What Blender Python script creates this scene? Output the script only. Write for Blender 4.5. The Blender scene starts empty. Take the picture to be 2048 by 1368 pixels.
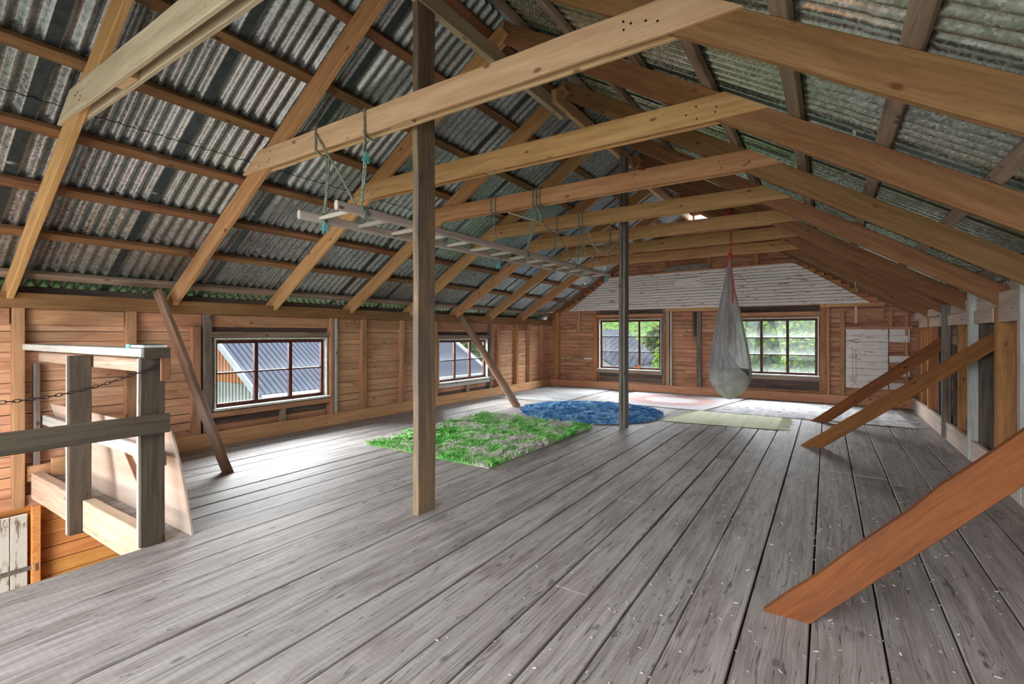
import bpy, bmesh, math, random
from mathutils import Vector, Matrix, noise as mnoise
random.seed(7)
S = bpy.context.scene
COL = S.collection

# ---------------------------------------------------------------- camera
FPX = 964.0
TH = math.atan((1654 - 1024) / FPX)
cam_d = bpy.data.cameras.new('camera')
cam = bpy.data.objects.new('camera', cam_d)
COL.objects.link(cam)
cam_d.sensor_width = 36.0
cam_d.lens = 36.0 * FPX / 2048
cam_d.shift_y = -15.0 / 2048
cam_d.clip_start = 0.02
cam_d.clip_end = 400
cam.location = (0, 0, 1.5)
cam.rotation_euler = (math.radians(90), 0, TH)
S.camera = cam
# ---------------------------------------------------------------- world + light
W = bpy.data.worlds.new('overcast_sky')
S.world = W
W.use_nodes = True
nt = W.node_tree
bg = nt.nodes['Background']
bg.inputs[0].default_value = (0.80, 0.90, 1.0, 1)
bg.inputs[1].default_value = 1.15
S.view_settings.view_transform = 'Standard'
S.view_settings.look = 'None'
S.view_settings.gamma = 1
S.view_settings.exposure = 1.40


def area(name, loc, rot, sx, sy, power, color=(1, 1, 1)):
    l = bpy.data.lights.new(name, 'AREA')
    l.shape = 'RECTANGLE'
    l.size = sx
    l.size_y = sy
    l.energy = power
    l.color = color
    o = bpy.data.objects.new(name, l)
    o.location = loc
    o.rotation_euler = rot
    COL.objects.link(o)
    return o


# unseen fill lamp added outside the made-up gable opening behind the camera
area('added_light_gable', (-2.4, -2.3, 1.7), (math.radians(90), 0, 0), 6.5, 3.0, 50, (0.95, 0.97, 1.0))
# the lit storey below the stair opening
area('lower_storey_lamp', (-5.0, -1.3, -1.0), (math.radians(75), 0, math.radians(20)), 1.2, 0.8, 45, (1.0, 0.93, 0.82))


def aim(name, loc, tgt, sx, sy, power, color=(1, 1, 1)):
    o = area(name, loc, (0, 0, 0), sx, sy, power, color)
    d = Vector(tgt) - Vector(loc)
    o.rotation_euler = d.to_track_quat('-Z', 'Y').to_euler()
    return o


# unseen lamps added outside the windows and gable opening to strengthen the daylight
area('added_light_rear', (-2.4, -6.6, 4.3), (math.radians(72), 0, 0), 9.0, 3.4, 400, (0.97, 0.97, 1.0))
area('added_light_left', (-10.6, 6.2, 3.15), (math.radians(90), 0, math.radians(-90)), 11.0, 3.0, 2250, (0.93, 0.96, 1.0))
area('added_light_far', (-2.75, 16.0, 3.75), (math.radians(-90), 0, 0), 11.0, 3.2, 1850, (0.93, 0.95, 1.0))


# ---------------------------------------------------------------- materials
def lin(c):
    return tuple((x / 255 / 12.92) if x / 255 <= 0.04045 else ((x / 255 + 0.055) / 1.055) ** 2.4 for x in c)


def rgb(*c):
    return (*lin(c), 1)


class NB:
    def __init__(s, name):
        s.m = bpy.data.materials.new(name)
        s.m.use_nodes = True
        s.t = s.m.node_tree
        s.t.nodes.clear()
        s.out = s.n('ShaderNodeOutputMaterial')

    def n(s, typ, **kw):
        o = s.t.nodes.new(typ)
        for k, v in kw.items():
            setattr(o, k, v)
        return o

    def l(s, a, b):
        s.t.links.new(a, b)

    def math(s, op, a, b=None, c=None):
        o = s.n('ShaderNodeMath', operation=op)
        for i, v in enumerate((a, b, c)):
            if v is None:
                continue
            if isinstance(v, (int, float)):
                o.inputs[i].default_value = v
            else:
                s.l(v, o.inputs[i])
        return o.outputs[0]

    def mix(s, fac, a, b, mode='MIX'):
        o = s.n('ShaderNodeMix', data_type='RGBA', blend_type=mode)
        for sock, v in ((o.inputs[0], fac), (o.inputs[6], a), (o.inputs[7], b)):
            if isinstance(v, (int, float)):
                sock.default_value = v
            elif isinstance(v, tuple):
                sock.default_value = v
            else:
                s.l(v, sock)
        return o.outputs[2]

    def ramp(s, fac, stops):
        o = s.n('ShaderNodeValToRGB')
        e = o.color_ramp.elements
        while len(e) < len(stops):
            e.new(0.5)
        for i, (p, c) in enumerate(stops):
            e[i].position = p
            e[i].color = c if len(c) == 4 else (*c, 1)
        s.l(fac, o.inputs[0])
        return o.outputs[0]

    def noise(s, vec, scale, detail=3, rough=0.55, dist=0.0):
        o = s.n('ShaderNodeTexNoise')
        o.inputs['Scale'].default_value = scale
        o.inputs['Detail'].default_value = detail
        o.inputs['Roughness'].default_value = rough
        o.inputs['Distortion'].default_value = dist
        s.l(vec, o.inputs['Vector'])
        return o.outputs[0]

    def vscale(s, vec, v):
        o = s.n('ShaderNodeVectorMath', operation='MULTIPLY')
        s.l(vec, o.inputs[0])
        o.inputs[1].default_value = v
        return o.outputs[0]

    def vadd(s, a, b):
        o = s.n('ShaderNodeVectorMath', operation='ADD')
        s.l(a, o.inputs[0])
        if isinstance(b, tuple):
            o.inputs[1].default_value = b
        else:
            s.l(b, o.inputs[1])
        return o.outputs[0]

    def bsdf(s, col, rough=0.7, metal=0.0, bump=None, bstr=0.3, bdist=0.01, spec=0.3):
        b = s.n('ShaderNodeBsdfPrincipled')
        if isinstance(col, tuple):
            b.inputs['Base Color'].default_value = col
        else:
            s.l(col, b.inputs['Base Color'])
        if isinstance(rough, (int, float)):
            b.inputs['Roughness'].default_value = rough
        else:
            s.l(rough, b.inputs['Roughness'])
        b.inputs['Metallic'].default_value = metal
        b.inputs['Specular IOR Level'].default_value = spec
        if bump is not None:
            bp = s.n('ShaderNodeBump')
            bp.inputs['Strength'].default_value = bstr
            bp.inputs['Distance'].default_value = bdist
            s.l(bump, bp.inputs['Height'])
            s.l(bp.outputs[0], b.inputs['Normal'])
        s.l(b.outputs[0], s.out.inputs[0])
        return b


def wood(name, light, dark, axis=0, stain=None, stain_amt=0.0, knot=(70, 40, 22), var=0.25,
         grain=14.0, rough=0.75, bstr=0.35, saw=0.0, paint=None, paint_amt=0.0, knots=1.0, huevar=0.02, crack=0.0):
    """plank wood whose grain runs along the given object axis"""
    b = NB(name)
    tc = b.n('ShaderNodeTexCoord').outputs['Object']
    rnd = b.n('ShaderNodeObjectInfo').outputs['Random']
    isl = b.n('ShaderNodeNewGeometry').outputs['Random Per Island']
    r = b.math('ADD', rnd, isl)
    cx = b.n('ShaderNodeCombineXYZ')
    b.l(b.math('MULTIPLY', r, 37.0), cx.inputs[0])
    b.l(b.math('MULTIPLY', r, 91.0), cx.inputs[1])
    b.l(b.math('MULTIPLY', r, 53.0), cx.inputs[2])
    P = b.vadd(tc, cx.outputs[0])

    def sc(a, p):
        v = [p, p, p]
        v[axis] = a
        return tuple(v)
    warp = b.noise(b.vscale(P, sc(1.0, 5.0)), 1.0, 2)
    wv = b.n('ShaderNodeCombineXYZ')
    for i in range(3):
        if i != axis:
            b.l(b.math('MULTIPLY', warp, 0.10), wv.inputs[i])
    P2 = b.vadd(P, wv.outputs[0])
    g1 = b.noise(b.vscale(P2, sc(1.1, grain * 1.6)), 1.0, 4, 0.55, 0.3)
    g2 = b.noise(b.vscale(P2, sc(3.0, grain * 7)), 1.0, 3, 0.6)
    gg = b.math('ADD', b.math('MULTIPLY', g1, 0.65), b.math('MULTIPLY', g2, 0.35))
    col = b.ramp(gg, [(0.28, rgb(*dark)), (0.66, rgb(*light))])
    # knots
    vo = b.n('ShaderNodeTexVoronoi')
    vo.inputs['Scale'].default_value = 1.0
    b.l(b.vscale(P, sc(3.2, 6.5)), vo.inputs['Vector'])
    kn = b.ramp(vo.outputs['Distance'], [(0.06, (1, 1, 1)), (0.13, (0, 0, 0))])
    kn = b.math('MULTIPLY', kn, knots * 0.8)
    col = b.mix(kn, col, rgb(*knot))
    # broad stains
    if stain:
        s1 = b.noise(b.vscale(P, sc(0.9, 3.5)), 1.3, 5, 0.65, 0.6)
        sm = b.ramp(s1, [(0.60 - 0.3 * stain_amt, (0, 0, 0)), (0.78 - 0.25 * stain_amt, (1, 1, 1))])
        col = b.mix(b.math('MULTIPLY', sm, min(1.0, 0.45 + stain_amt * 0.5)), col, rgb(*stain))
    if saw:
        wv2 = b.n('ShaderNodeTexWave')
        wv2.bands_direction = 'XYZ'[axis]
        wv2.inputs['Scale'].default_value = 9.0
        wv2.inputs['Distortion'].default_value = 2.5
        wv2.inputs['Detail Scale'].default_value = 0.6
        b.l(P, wv2.inputs['Vector'])
        col = b.mix(b.math('MULTIPLY', wv2.outputs[1], saw), col, rgb(*dark))
    if crack:
        c1 = b.noise(b.vscale(P2, sc(0.5, grain * 2.2)), 1.0, 2, 0.5)
        cm = b.ramp(b.math('ABSOLUTE', b.math('SUBTRACT', c1, 0.5)), [(0.0, (1, 1, 1)), (0.012, (0, 0, 0))])
        col = b.mix(b.math('MULTIPLY', cm, crack), col, rgb(40, 34, 30))
    if paint:
        p1 = b.noise(b.vscale(P, sc(1.6, 9.0)), 2.2, 9, 0.70, 0.3)
        pm = b.ramp(p1, [(0.50 - 0.25 * paint_amt, (0, 0, 0)), (0.56 - 0.25 * paint_amt, (1, 1, 1))])
        pm2 = b.math('SUBTRACT', 1.0, b.math('MULTIPLY', pm, 0.95))
        col = b.mix(pm2, rgb(*paint), col)
    hs = b.n('ShaderNodeHueSaturation')
    b.l(b.math('ADD', 0.5 - huevar / 2, b.math('MULTIPLY', b.math('FRACT', b.math('MULTIPLY', r, 7.13)), huevar)), hs.inputs['Hue'])
    b.l(b.math('ADD', 1 - var / 2, b.math('MULTIPLY', b.math('FRACT', b.math('MULTIPLY', r, 3.77)), var)), hs.inputs['Value'])
    b.l(col, hs.inputs['Color'])
    hb = b.math('SUBTRACT', gg, b.math('MULTIPLY', kn, 0.4))
    b.bsdf(hs.outputs[0], rough, 0, hb, bstr, 0.008, 0.25)
    return b.m


M = {}
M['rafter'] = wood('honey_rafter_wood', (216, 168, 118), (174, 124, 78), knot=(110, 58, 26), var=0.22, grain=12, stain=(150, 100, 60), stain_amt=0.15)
M['rafter_dark'] = wood('shaded_brown_rafter_wood', (164, 122, 82), (120, 82, 50), knot=(96, 50, 22), var=0.2, grain=12, stain=(128, 84, 46), stain_amt=0.25)  # darker copy of the rafter wood: shade of the right slope in its colour
M['collar'] = wood('pale_collar_wood', (226, 194, 150), (188, 150, 106), knot=(110, 66, 34), var=0.15, grain=11)
M['pale'] = wood('pale_sawn_wood', (214, 198, 168), (168, 150, 122), knot=(100, 74, 50), var=0.12, grain=10, saw=0.15)
M['batten'] = wood('brown_batten_wood', (160, 118, 84), (106, 72, 48), knot=(60, 38, 24), var=0.25, stain=(78, 58, 44), stain_amt=0.3)
M['batten_grey'] = wood('grey_batten_wood', (176, 156, 136), (118, 98, 80), knot=(60, 46, 36), var=0.3, stain=(90, 74, 60), stain_amt=0.3)
M['siding_y'] = wood('pink_pine_siding_lengthwise', (226, 180, 144), (188, 134, 98), axis=1, knot=(92, 46, 26), var=0.2, stain=(140, 84, 54), stain_amt=0.22, knots=1.0, huevar=0.015, grain=16)
M['siding_x'] = wood('pink_pine_siding_gable', (214, 162, 128), (168, 114, 82), axis=0, knot=(88, 42, 24), var=0.3, stain=(104, 62, 42), stain_amt=0.4, knots=1.0, huevar=0.015, grain=16)
M['siding_low'] = wood('orange_pine_siding', (226, 160, 96), (190, 118, 60), axis=1, knot=(96, 48, 20), var=0.2, knots=1.0, grain=14)
M['siding_r'] = wood('mixed_siding_right', (190, 160, 140), (120, 86, 66), axis=1, knot=(60, 40, 28), var=0.5, stain=(84, 64, 54), stain_amt=0.4)
M['stud'] = wood('pink_stud_wood', (206, 156, 120), (160, 108, 76), knot=(84, 46, 28), var=0.3, stain=(104, 82, 70), stain_amt=0.3)
M['stud_grey'] = wood('grey_stud_wood', (150, 136, 126), (96, 84, 76), knot=(50, 40, 34), var=0.25, stain=(70, 62, 58), stain_amt=0.3, crack=0.6)
M['stud_orange'] = wood('orange_stud_wood', (200, 142, 94), (146, 92, 54), knot=(70, 34, 16), var=0.25, stain=(104, 60, 34), stain_amt=0.3)
M['stud_dark'] = wood('dark_stud_wood', (112, 98, 86), (66, 56, 48), knot=(34, 28, 24), var=0.2, stain=(54, 48, 44), stain_amt=0.4)
M['base'] = wood('pink_baseboard_wood', (220, 168, 128), (186, 128, 88), knot=(104, 60, 36), var=0.12, grain=10)
M['base_pale'] = wood('bleached_baseboard_wood', (222, 204, 190), (178, 150, 132), knot=(104, 72, 54), var=0.1, grain=9)
M['floor'] = wood('weathered_floorboards', (190, 183, 178), (126, 118, 113), axis=1, knot=(64, 56, 52), var=0.16, grain=13, rough=0.62, bstr=0.75,
                  stain=(120, 108, 102), stain_amt=0.35, saw=0.12, crack=0.8, huevar=0.0, knots=0.7)
M['post'] = wood('old_brown_post_wood', (172, 146, 118), (118, 94, 74), knot=(54, 38, 28), var=0.1, stain=(108, 102, 98), stain_amt=0.5, crack=0.4, grain=18)
M['post_grey'] = wood('grey_post_wood', (150, 142, 132), (96, 88, 80), knot=(48, 40, 34), var=0.1, crack=0.8, grain=20)
M['rail'] = wood('whitewashed_rail_wood', (210, 212, 204), (154, 152, 144), knot=(86, 78, 68), var=0.1, stain=(120, 122, 116), stain_amt=0.2)
M['rail_dark'] = wood('dark_rail_wood', (104, 92, 78), (62, 54, 46), knot=(36, 30, 26), var=0.1, stain=(62, 54, 46), stain_amt=0.35)
M['curb'] = wood('pale_curb_wood', (212, 192, 172), (172, 138, 110), knot=(120, 84, 60), var=0.1, stain=(210, 180, 150), stain_amt=0.3, crack=0.4)
M['ply'] = wood('plywood_sheet', (204, 190, 174), (176, 154, 136), knot=(150, 120, 100), var=0.05, stain=(200, 166, 146), stain_amt=0.4, grain=5, knots=0.15, bstr=0.1)
M['brace'] = wood('orange_brace_wood', (146, 94, 48), (96, 58, 28), knot=(66, 32, 14), var=0.15, stain=(84, 60, 44), stain_amt=0.2, grain=10)
M['brace_l'] = wood('brown_slab_wood', (160, 126, 104), (110, 80, 62), knot=(60, 40, 30), var=0.1, stain=(120, 116, 118), stain_amt=0.45)
M['pole'] = wood('weathered_pole_wood', (176, 142, 116), (136, 100, 76), knot=(86, 58, 42), var=0.1, stain=(136, 128, 104), stain_amt=0.4)
M['white'] = wood('peeling_white_boards', (176, 148, 128), (120, 94, 78), axis=0, paint=(230, 224, 216), paint_amt=0.50, knot=(90, 64, 50), var=0.08, knots=0.5, huevar=0.0)
M['white_door'] = wood('peeling_white_door', (150, 130, 112), (98, 82, 70), axis=0, paint=(206, 204, 194), paint_amt=0.5, knot=(70, 56, 46), var=0.08, knots=0.4, huevar=0.0)
M['ladder'] = wood('grey_ladder_wood', (222, 210, 198), (172, 156, 146), knot=(64, 50, 44), var=0.05, stain=(200, 192, 180), stain_amt=0.2)
M['rung'] = wood('pale_rung_wood', (220, 214, 198), (180, 172, 154), knot=(120, 110, 96), var=0.08, knots=0.0)
M['dirty'] = wood('sooty_board', (124, 104, 94), (66, 54, 50), knot=(40, 32, 30), var=0.4, stain=(58, 54, 60), stain_amt=0.4)


def galv(name, tint, tint_amt, base=(150, 154, 156)):
    b = NB(name)
    tc = b.n('ShaderNodeTexCoord').outputs['Object']
    vo = b.n('ShaderNodeTexVoronoi')
    vo.inputs['Scale'].default_value = 60
    wp = b.noise(tc, 12, 3)
    cxyz = b.n('ShaderNodeCombineXYZ')
    for i in range(3):
        b.l(b.math('MULTIPLY', wp, 0.06), cxyz.inputs[i])
    b.l(b.vadd(tc, cxyz.outputs[0]), vo.inputs['Vector'])
    sp = b.n('ShaderNodeSeparateColor')
    b.l(vo.outputs['Color'], sp.inputs[0])
    cell = sp.outputs[0]
    big = b.noise(tc, 1.6, 6, 0.65)
    soft = b.noise(tc, 2.5, 1, 0.4)
    v = b.math('ADD', b.math('MULTIPLY', cell, 0.34), b.math('MULTIPLY', big, 0.75))
    dark = tuple(int(x * 0.66) for x in base)
    lite = tuple(min(255, int(x * 1.3)) for x in base)
    col = b.ramp(v, [(0.25, rgb(*dark)), (0.85, rgb(*lite))])
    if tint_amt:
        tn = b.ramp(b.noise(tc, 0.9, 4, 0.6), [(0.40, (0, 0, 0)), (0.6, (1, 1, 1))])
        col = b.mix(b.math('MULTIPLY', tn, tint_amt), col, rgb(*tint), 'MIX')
    ro = b.math('ADD', 0.31 if base[0] < 170 else 0.15, b.math('MULTIPLY', cell, 0.16))
    b.bsdf(col, ro, 0.85, soft, 0.15, 0.01, 0.5)
    return b.m


M['galv'] = galv('galvanised_corrugated_steel', (130, 140, 110), 0.25)
M['galv_r'] = galv('galvanised_steel_green_reflections', (128, 148, 104), 0.55, (184, 190, 182))  # green tint: partly the sheets' own, partly tree reflections painted into the colour


def simple(name, c, rough=0.6, metal=0.0, var=0.15, scale=20, bstr=0.2, spec=0.3):
    b = NB(name)
    tc = b.n('ShaderNodeTexCoord').outputs['Object']
    n = b.noise(tc, scale, 5, 0.6)
    d = tuple(max(0, int(x * (1 - var))) for x in c)
    l_ = tuple(min(255, int(x * (1 + var))) for x in c)
    col = b.ramp(n, [(0.3, rgb(*d)), (0.7, rgb(*l_))])
    b.bsdf(col, rough, metal, n, bstr, 0.004, spec)
    return b.m


M['green_metal'] = simple('dark_green_metal', (34, 62, 50), 0.4, 0.3)
M['grey_metal'] = simple('dark_smooth_steel', (74, 82, 84), 0.35, 0.6)
M['frame'] = simple('oxblood_window_paint', (74, 34, 27), 0.5, 0, 0.3, 9)
M['frame_w'] = simple('flaking_white_reveal', (214, 214, 200), 0.7, 0, 0.12, 14)
M['rope'] = simple('green_grey_rope', (126, 136, 120), 0.9, 0, 0.35, 60)
M['rope_dark'] = simple('dark_rope', (70, 76, 70), 0.9, 0, 0.35, 60)
M['rope_teal'] = simple('teal_rope_fibre', (110, 180, 178), 0.9, 0, 0.2, 60)
M['cord'] = simple('white_cord', (206, 200, 180), 0.9, 0, 0.1, 60)
M['cord_red'] = simple('red_pink_cord', (204, 84, 78), 0.85, 0, 0.2, 60)
M['wire'] = simple('black_wire', (26, 26, 28), 0.6, 0, 0.2, 60)
M['chain'] = simple('rusty_chain_iron', (62, 54, 50), 0.5, 0.7, 0.3, 80)
M['hinge'] = simple('iron_strap', (120, 114, 106), 0.6, 0.3, 0.2, 20)
M['book_cover'] = simple('black_book_cover', (52, 52, 58), 0.6)
M['book_teal'] = simple('teal_book_spine', (130, 190, 170), 0.6)
M['paper'] = simple('book_paper', (222, 220, 212), 0.8)
M['dark'] = simple('dark_gap_backing', (40, 34, 30), 0.9)  # near-black backing that makes the gaps between boards read as shade
M['lint'] = simple('wood_dust_flakes', (205, 198, 188), 0.9)
M['flower'] = simple('orange_trinket', (196, 110, 40), 0.7)
M['nail'] = simple('dark_nails', (40, 32, 28), 0.6, 0.3)


def pile_mat(name, stops, scale, rough=0.9, transl=0.15):
    b = NB(name)
    tc = b.n('ShaderNodeTexCoord').outputs['Object']
    n = b.noise(tc, scale, 4, 0.6, 0.4)
    isl = b.n('ShaderNodeNewGeometry').outputs['Random Per Island']
    f = b.math('ADD', b.math('ADD', b.math('MULTIPLY', b.math('SUBTRACT', n, 0.5), 1.35), 0.5), b.math('MULTIPLY', b.math('SUBTRACT', isl, 0.5), 0.16))
    col = b.ramp(f, stops)
    b.bsdf(col, rough, 0, None, spec=0.1)
    return b.m


M['green_pile'] = pile_mat('green_shag_yarn', [(0.20, rgb(60, 160, 80)), (0.36, rgb(132, 212, 108)), (0.48, rgb(172, 230, 142)), (0.56, rgb(196, 222, 174)), (0.63, rgb(236, 230, 222)), (0.8, rgb(220, 208, 204))], 2.6)
M['blue_pile'] = pile_mat('blue_shag_yarn', [(0.3, rgb(76, 132, 186)), (0.5, rgb(118, 176, 222)), (0.65, rgb(176, 214, 240))], 4.0)


def weave(name, c1, c2, axis, freq, extra=None, amt=0.5):
    b = NB(name)
    tc = b.n('ShaderNodeTexCoord').outputs['Object']
    sc = [0.4, 0.4, 0.4]
    sc[axis] = freq
    n = b.noise(b.vscale(tc, tuple(sc)), 1.0, 3, 0.7)
    f = b.noise(tc, 60, 3, 0.7)
    col = b.ramp(n, [(0.42, rgb(*c1)), (0.6, rgb(*c2))])
    if extra:
        e = b.noise(tc, 5.5, 5, 0.7, 0.4)
        col = b.mix(b.math('MULTIPLY', b.ramp(e, [(0.5, (0, 0, 0)), (0.62, (1, 1, 1))]), amt), col, rgb(*extra))
    b.bsdf(col, 0.95, 0, f, 0.5, 0.006, 0.1)
    return b.m


M['rag'] = weave('grey_white_rag_weave', (150, 152, 156), (214, 212, 208), 1, 26, (110, 112, 118), 0.35)
M['yellow_rug'] = weave('pale_yellow_weave', (228, 234, 196), (242, 246, 220), 0, 8)
M['lace_rug'] = weave('white_lace_weave', (204, 202, 204), (228, 226, 226), 0, 5, (128, 130, 140), 0.8)


def pattern_rug():
    b = NB('faded_pink_patterned_weave')
    tc = b.n('ShaderNodeTexCoord').outputs['Object']
    n = b.noise(tc, 7, 4, 0.7, 0.6)
    wv = b.n('ShaderNodeTexVoronoi')
    wv.inputs['Scale'].default_value = 5
    b.l(tc, wv.inputs['Vector'])
    sp = b.n('ShaderNodeSeparateXYZ')
    b.l(tc, sp.inputs[0])
    ax = b.math('ABSOLUTE', b.math('DIVIDE', sp.outputs[0], 1.25))
    ay = b.math('ABSOLUTE', b.math('DIVIDE', sp.outputs[1], 1.1))
    r2 = b.math('ADD', b.math('MULTIPLY', ax, ax), b.math('MULTIPLY', ay, ay))
    ring = b.ramp(b.math('ADD', r2, b.math('MULTIPLY', b.math('SUBTRACT', n, 0.5), 0.5)),
                  [(0.16, rgb(222, 214, 214)), (0.24, rgb(206, 166, 162)), (0.52, rgb(210, 174, 170)), (0.62, rgb(206, 200, 206)), (0.95, rgb(226, 220, 220))])
    sp2 = b.ramp(wv.outputs['Distance'], [(0.16, (1, 1, 1)), (0.3, (0, 0, 0))])
    col = b.mix(b.math('MULTIPLY', sp2, 0.35), ring, rgb(170, 166, 180))
    b.bsdf(col, 0.95, 0, n, 0.4, 0.004, 0.1)
    return b.m


M['pink_rug'] = pattern_rug()


def fabric():
    b = NB('grey_sheer_fabric')
    tc = b.n('ShaderNodeTexCoord').outputs['Object']
    n = b.noise(b.vscale(tc, (14, 14, 1.2)), 1.0, 4, 0.6)
    col = b.ramp(n, [(0.3, rgb(160, 160, 158)), (0.7, rgb(216, 216, 214))])
    d = b.n('ShaderNodeBsdfDiffuse')
    t = b.n('ShaderNodeBsdfTranslucent')
    tr = b.n('ShaderNodeBsdfTransparent')
    b.l(col, d.inputs[0])
    b.l(col, t.inputs[0])
    m1 = b.n('ShaderNodeMixShader')
    m1.inputs[0].default_value = 0.4
    b.l(d.outputs[0], m1.inputs[1])
    b.l(t.outputs[0], m1.inputs[2])
    m2 = b.n('ShaderNodeMixShader')
    m2.inputs[0].default_value = 0.10
    b.l(m1.outputs[0], m2.inputs[1])
    b.l(tr.outputs[0], m2.inputs[2])
    b.l(m2.outputs[0], b.out.inputs[0])
    return b.m


M['fabric'] = fabric()
M['fabric_pouch'] = simple('grey_pouch_cotton', (168, 166, 160), 0.9, 0, 0.12, 6)


def glass(name, dirt):
    b = NB(name)
    tc = b.n('ShaderNodeTexCoord').outputs['Object']
    tr = b.n('ShaderNodeBsdfTransparent')
    tr.inputs[0].default_value = (0.96, 0.98, 0.97, 1)
    gl = b.n('ShaderNodeBsdfGlossy')
    gl.inputs['Roughness'].default_value = 0.03
    m = b.n('ShaderNodeMixShader')
    m.inputs[0].default_value = 0.05
    b.l(tr.outputs[0], m.inputs[1])
    b.l(gl.outputs[0], m.inputs[2])
    n = b.noise(b.vscale(tc, (6, 6, 2)), 1.6, 6, 0.7)
    df = b.n('ShaderNodeBsdfTranslucent')
    df.inputs[0].default_value = (0.8, 0.88, 0.86, 1)
    # dust settles towards the bottom of every pane (uv v runs 0..1 per pane)
    uv = b.n('ShaderNodeUVMap')
    sp = b.n('ShaderNodeSeparateXYZ')
    b.l(uv.outputs[0], sp.inputs[0])
    low = b.math('POWER', b.math('SUBTRACT', 1.0, sp.outputs[1]), 4.0)
    f = b.math('MULTIPLY', b.math('ADD', b.math('MULTIPLY', low, 0.9), 0.12), b.math('MULTIPLY', n, dirt))
    m2 = b.n('ShaderNodeMixShader')
    b.l(f, m2.inputs[0])
    b.l(m.outputs[0], m2.inputs[1])
    b.l(df.outputs[0], m2.inputs[2])
    b.l(m2.outputs[0], b.out.inputs[0])
    return b.m


M['glass'] = glass('window_glass', 0.05)
M['glass_dusty'] = glass('dusty_window_glass', 0.20)


# ---------------------------------------------------------------- object helpers
def tagt(o, label=None, cat=None, group=None, kind=None):
    if label:
        o['label'] = label
    if cat:
        o['category'] = cat
    if group:
        o['group'] = group
    if kind:
        o['kind'] = kind
    return o


def thing(name, loc, label=None, cat=None, group=None, kind=None):
    o = bpy.data.objects.new(name, None)
    o.empty_display_size = 0.1
    o.location = loc
    COL.objects.link(o)
    return tagt(o, label, cat, group, kind)


def parent(o, p):
    if p is not None:
        o.parent = p
        o.matrix_parent_inverse = Matrix.Translation(-world_loc(p))


def world_loc(o):
    v = Vector(o.location)
    return v


def link(name, me, mat, par=None, mw=None):
    o = bpy.data.objects.new(name, me)
    for m_ in (mat if isinstance(mat, (list, tuple)) else [mat]):
        me.materials.append(m_)
    COL.objects.link(o)
    if mw is None:
        mw = Matrix.Identity(4)
    if par is not None:
        o.parent = par
        o.matrix_parent_inverse = PM[par.name].inverted() if par.name in PM else Matrix.Translation(par.location).inverted()
    o.matrix_basis = mw
    PM[o.name] = mw.copy()
    return o


PM = {}


def basis(a, b, up):
    d = (Vector(b) - Vector(a)).normalized()
    u = Vector(up)
    y = u.cross(d).normalized()
    z = d.cross(y).normalized()
    m = Matrix((d, y, z)).transposed().to_4x4()
    m.translation = Vector(a)
    return m


def ring_mesh(bm, L, w, t, sa=0, sb=0, ch=0.004, n=None, wob=0.0, seed=0, off=Matrix.Identity(4), bow=0.0, wane=0.0, x0=0.0):
    """a board of length L (x), width t (y) and height w (z), chamfered, lightly irregular"""
    rs = random.Random(seed)
    n = n or max(1, int(L / 0.35))
    hy, hz = t / 2, w / 2
    c = min(ch, hy * 0.4, hz * 0.4)
    prof = [(-hy + c, -hz), (hy - c, -hz), (hy, -hz + c), (hy, hz - c), (hy - c, hz), (-hy + c, hz), (-hy, hz - c), (-hy, -hz + c)]
    rings = []
    for i in range(n + 1):
        f = i / n
        oy, oz = rs.uniform(-wob, wob), rs.uniform(-wob, wob)
        sw = 1 + rs.uniform(-wob, wob) / max(w, 0.02)
        wn = wane * (0.5 + 0.5 * math.sin(f * 9 + seed) * math.sin(f * 23 + seed * 2))
        r = []
        for (y, z) in prof:
            x = L * f
            zz = z * sw
            if wane and z > 0:
                zz -= wn
            x += (sa * zz) * (1 - f) + (sb * zz) * f
            r.append(bm.verts.new(off @ Vector((x0 + x, y + oy + bow * math.sin(math.pi * f), zz + oz))))
        rings.append(r)
    for i in range(n):
        for k in range(8):
            bm.faces.new((rings[i][k], rings[i][(k + 1) % 8], rings[i + 1][(k + 1) % 8], rings[i + 1][k]))
    bm.faces.new(rings[0])
    bm.faces.new(list(reversed(rings[-1])))


def plank(name, a, b, w, t, mat, par=None, up=(0, 0, 1), sa=0, sb=0, wob=0.0015, ch=0.004, seed=None, bow=0.0, wane=0.0, n=None):
    m = basis(a, b, up)
    L = (Vector(b) - Vector(a)).length
    bm = bmesh.new()
    if seed is None:
        seed = random.randint(0, 99999)
    ring_mesh(bm, L, w, t, sa, sb, ch, n, wob, seed, bow=bow, wane=wane)
    bmesh.ops.recalc_face_normals(bm, faces=bm.faces[:])
    me = bpy.data.meshes.new(name)
    bm.to_mesh(me)
    bm.free()
    return link(name, me, M[mat] if isinstance(mat, str) else mat, par, m)


def tube_bm(bm, pts, r, sides=8, taper=None, closed=False):
    pts = [Vector(p) for p in pts]
    n = len(pts)
    rings = []
    up = Vector((0, 0, 1))
    for i, p in enumerate(pts):
        if closed:
            d = pts[(i + 1) % n] - pts[i - 1]
        else:
            d = pts[min(i + 1, n - 1)] - pts[max(i - 1, 0)]
        d.normalize()
        a = d.cross(up)
        if a.length < 1e-3:
            a = d.cross(Vector((1, 0, 0)))
        a.normalize()
        c = d.cross(a).normalized()
        rr = r if taper is None else r * taper(i / (n - 1))
        rings.append([bm.verts.new(p + a * math.cos(2 * math.pi * k / sides) * rr + c * math.sin(2 * math.pi * k / sides) * rr) for k in range(sides)])
    for i in range(n if closed else n - 1):
        A, B = rings[i], rings[(i + 1) % n]
        for k in range(sides):
            bm.faces.new((A[k], A[(k + 1) % sides], B[(k + 1) % sides], B[k]))
    if not closed:
        bm.faces.new(list(reversed(rings[0])))
        bm.faces.new(rings[-1])


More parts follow.
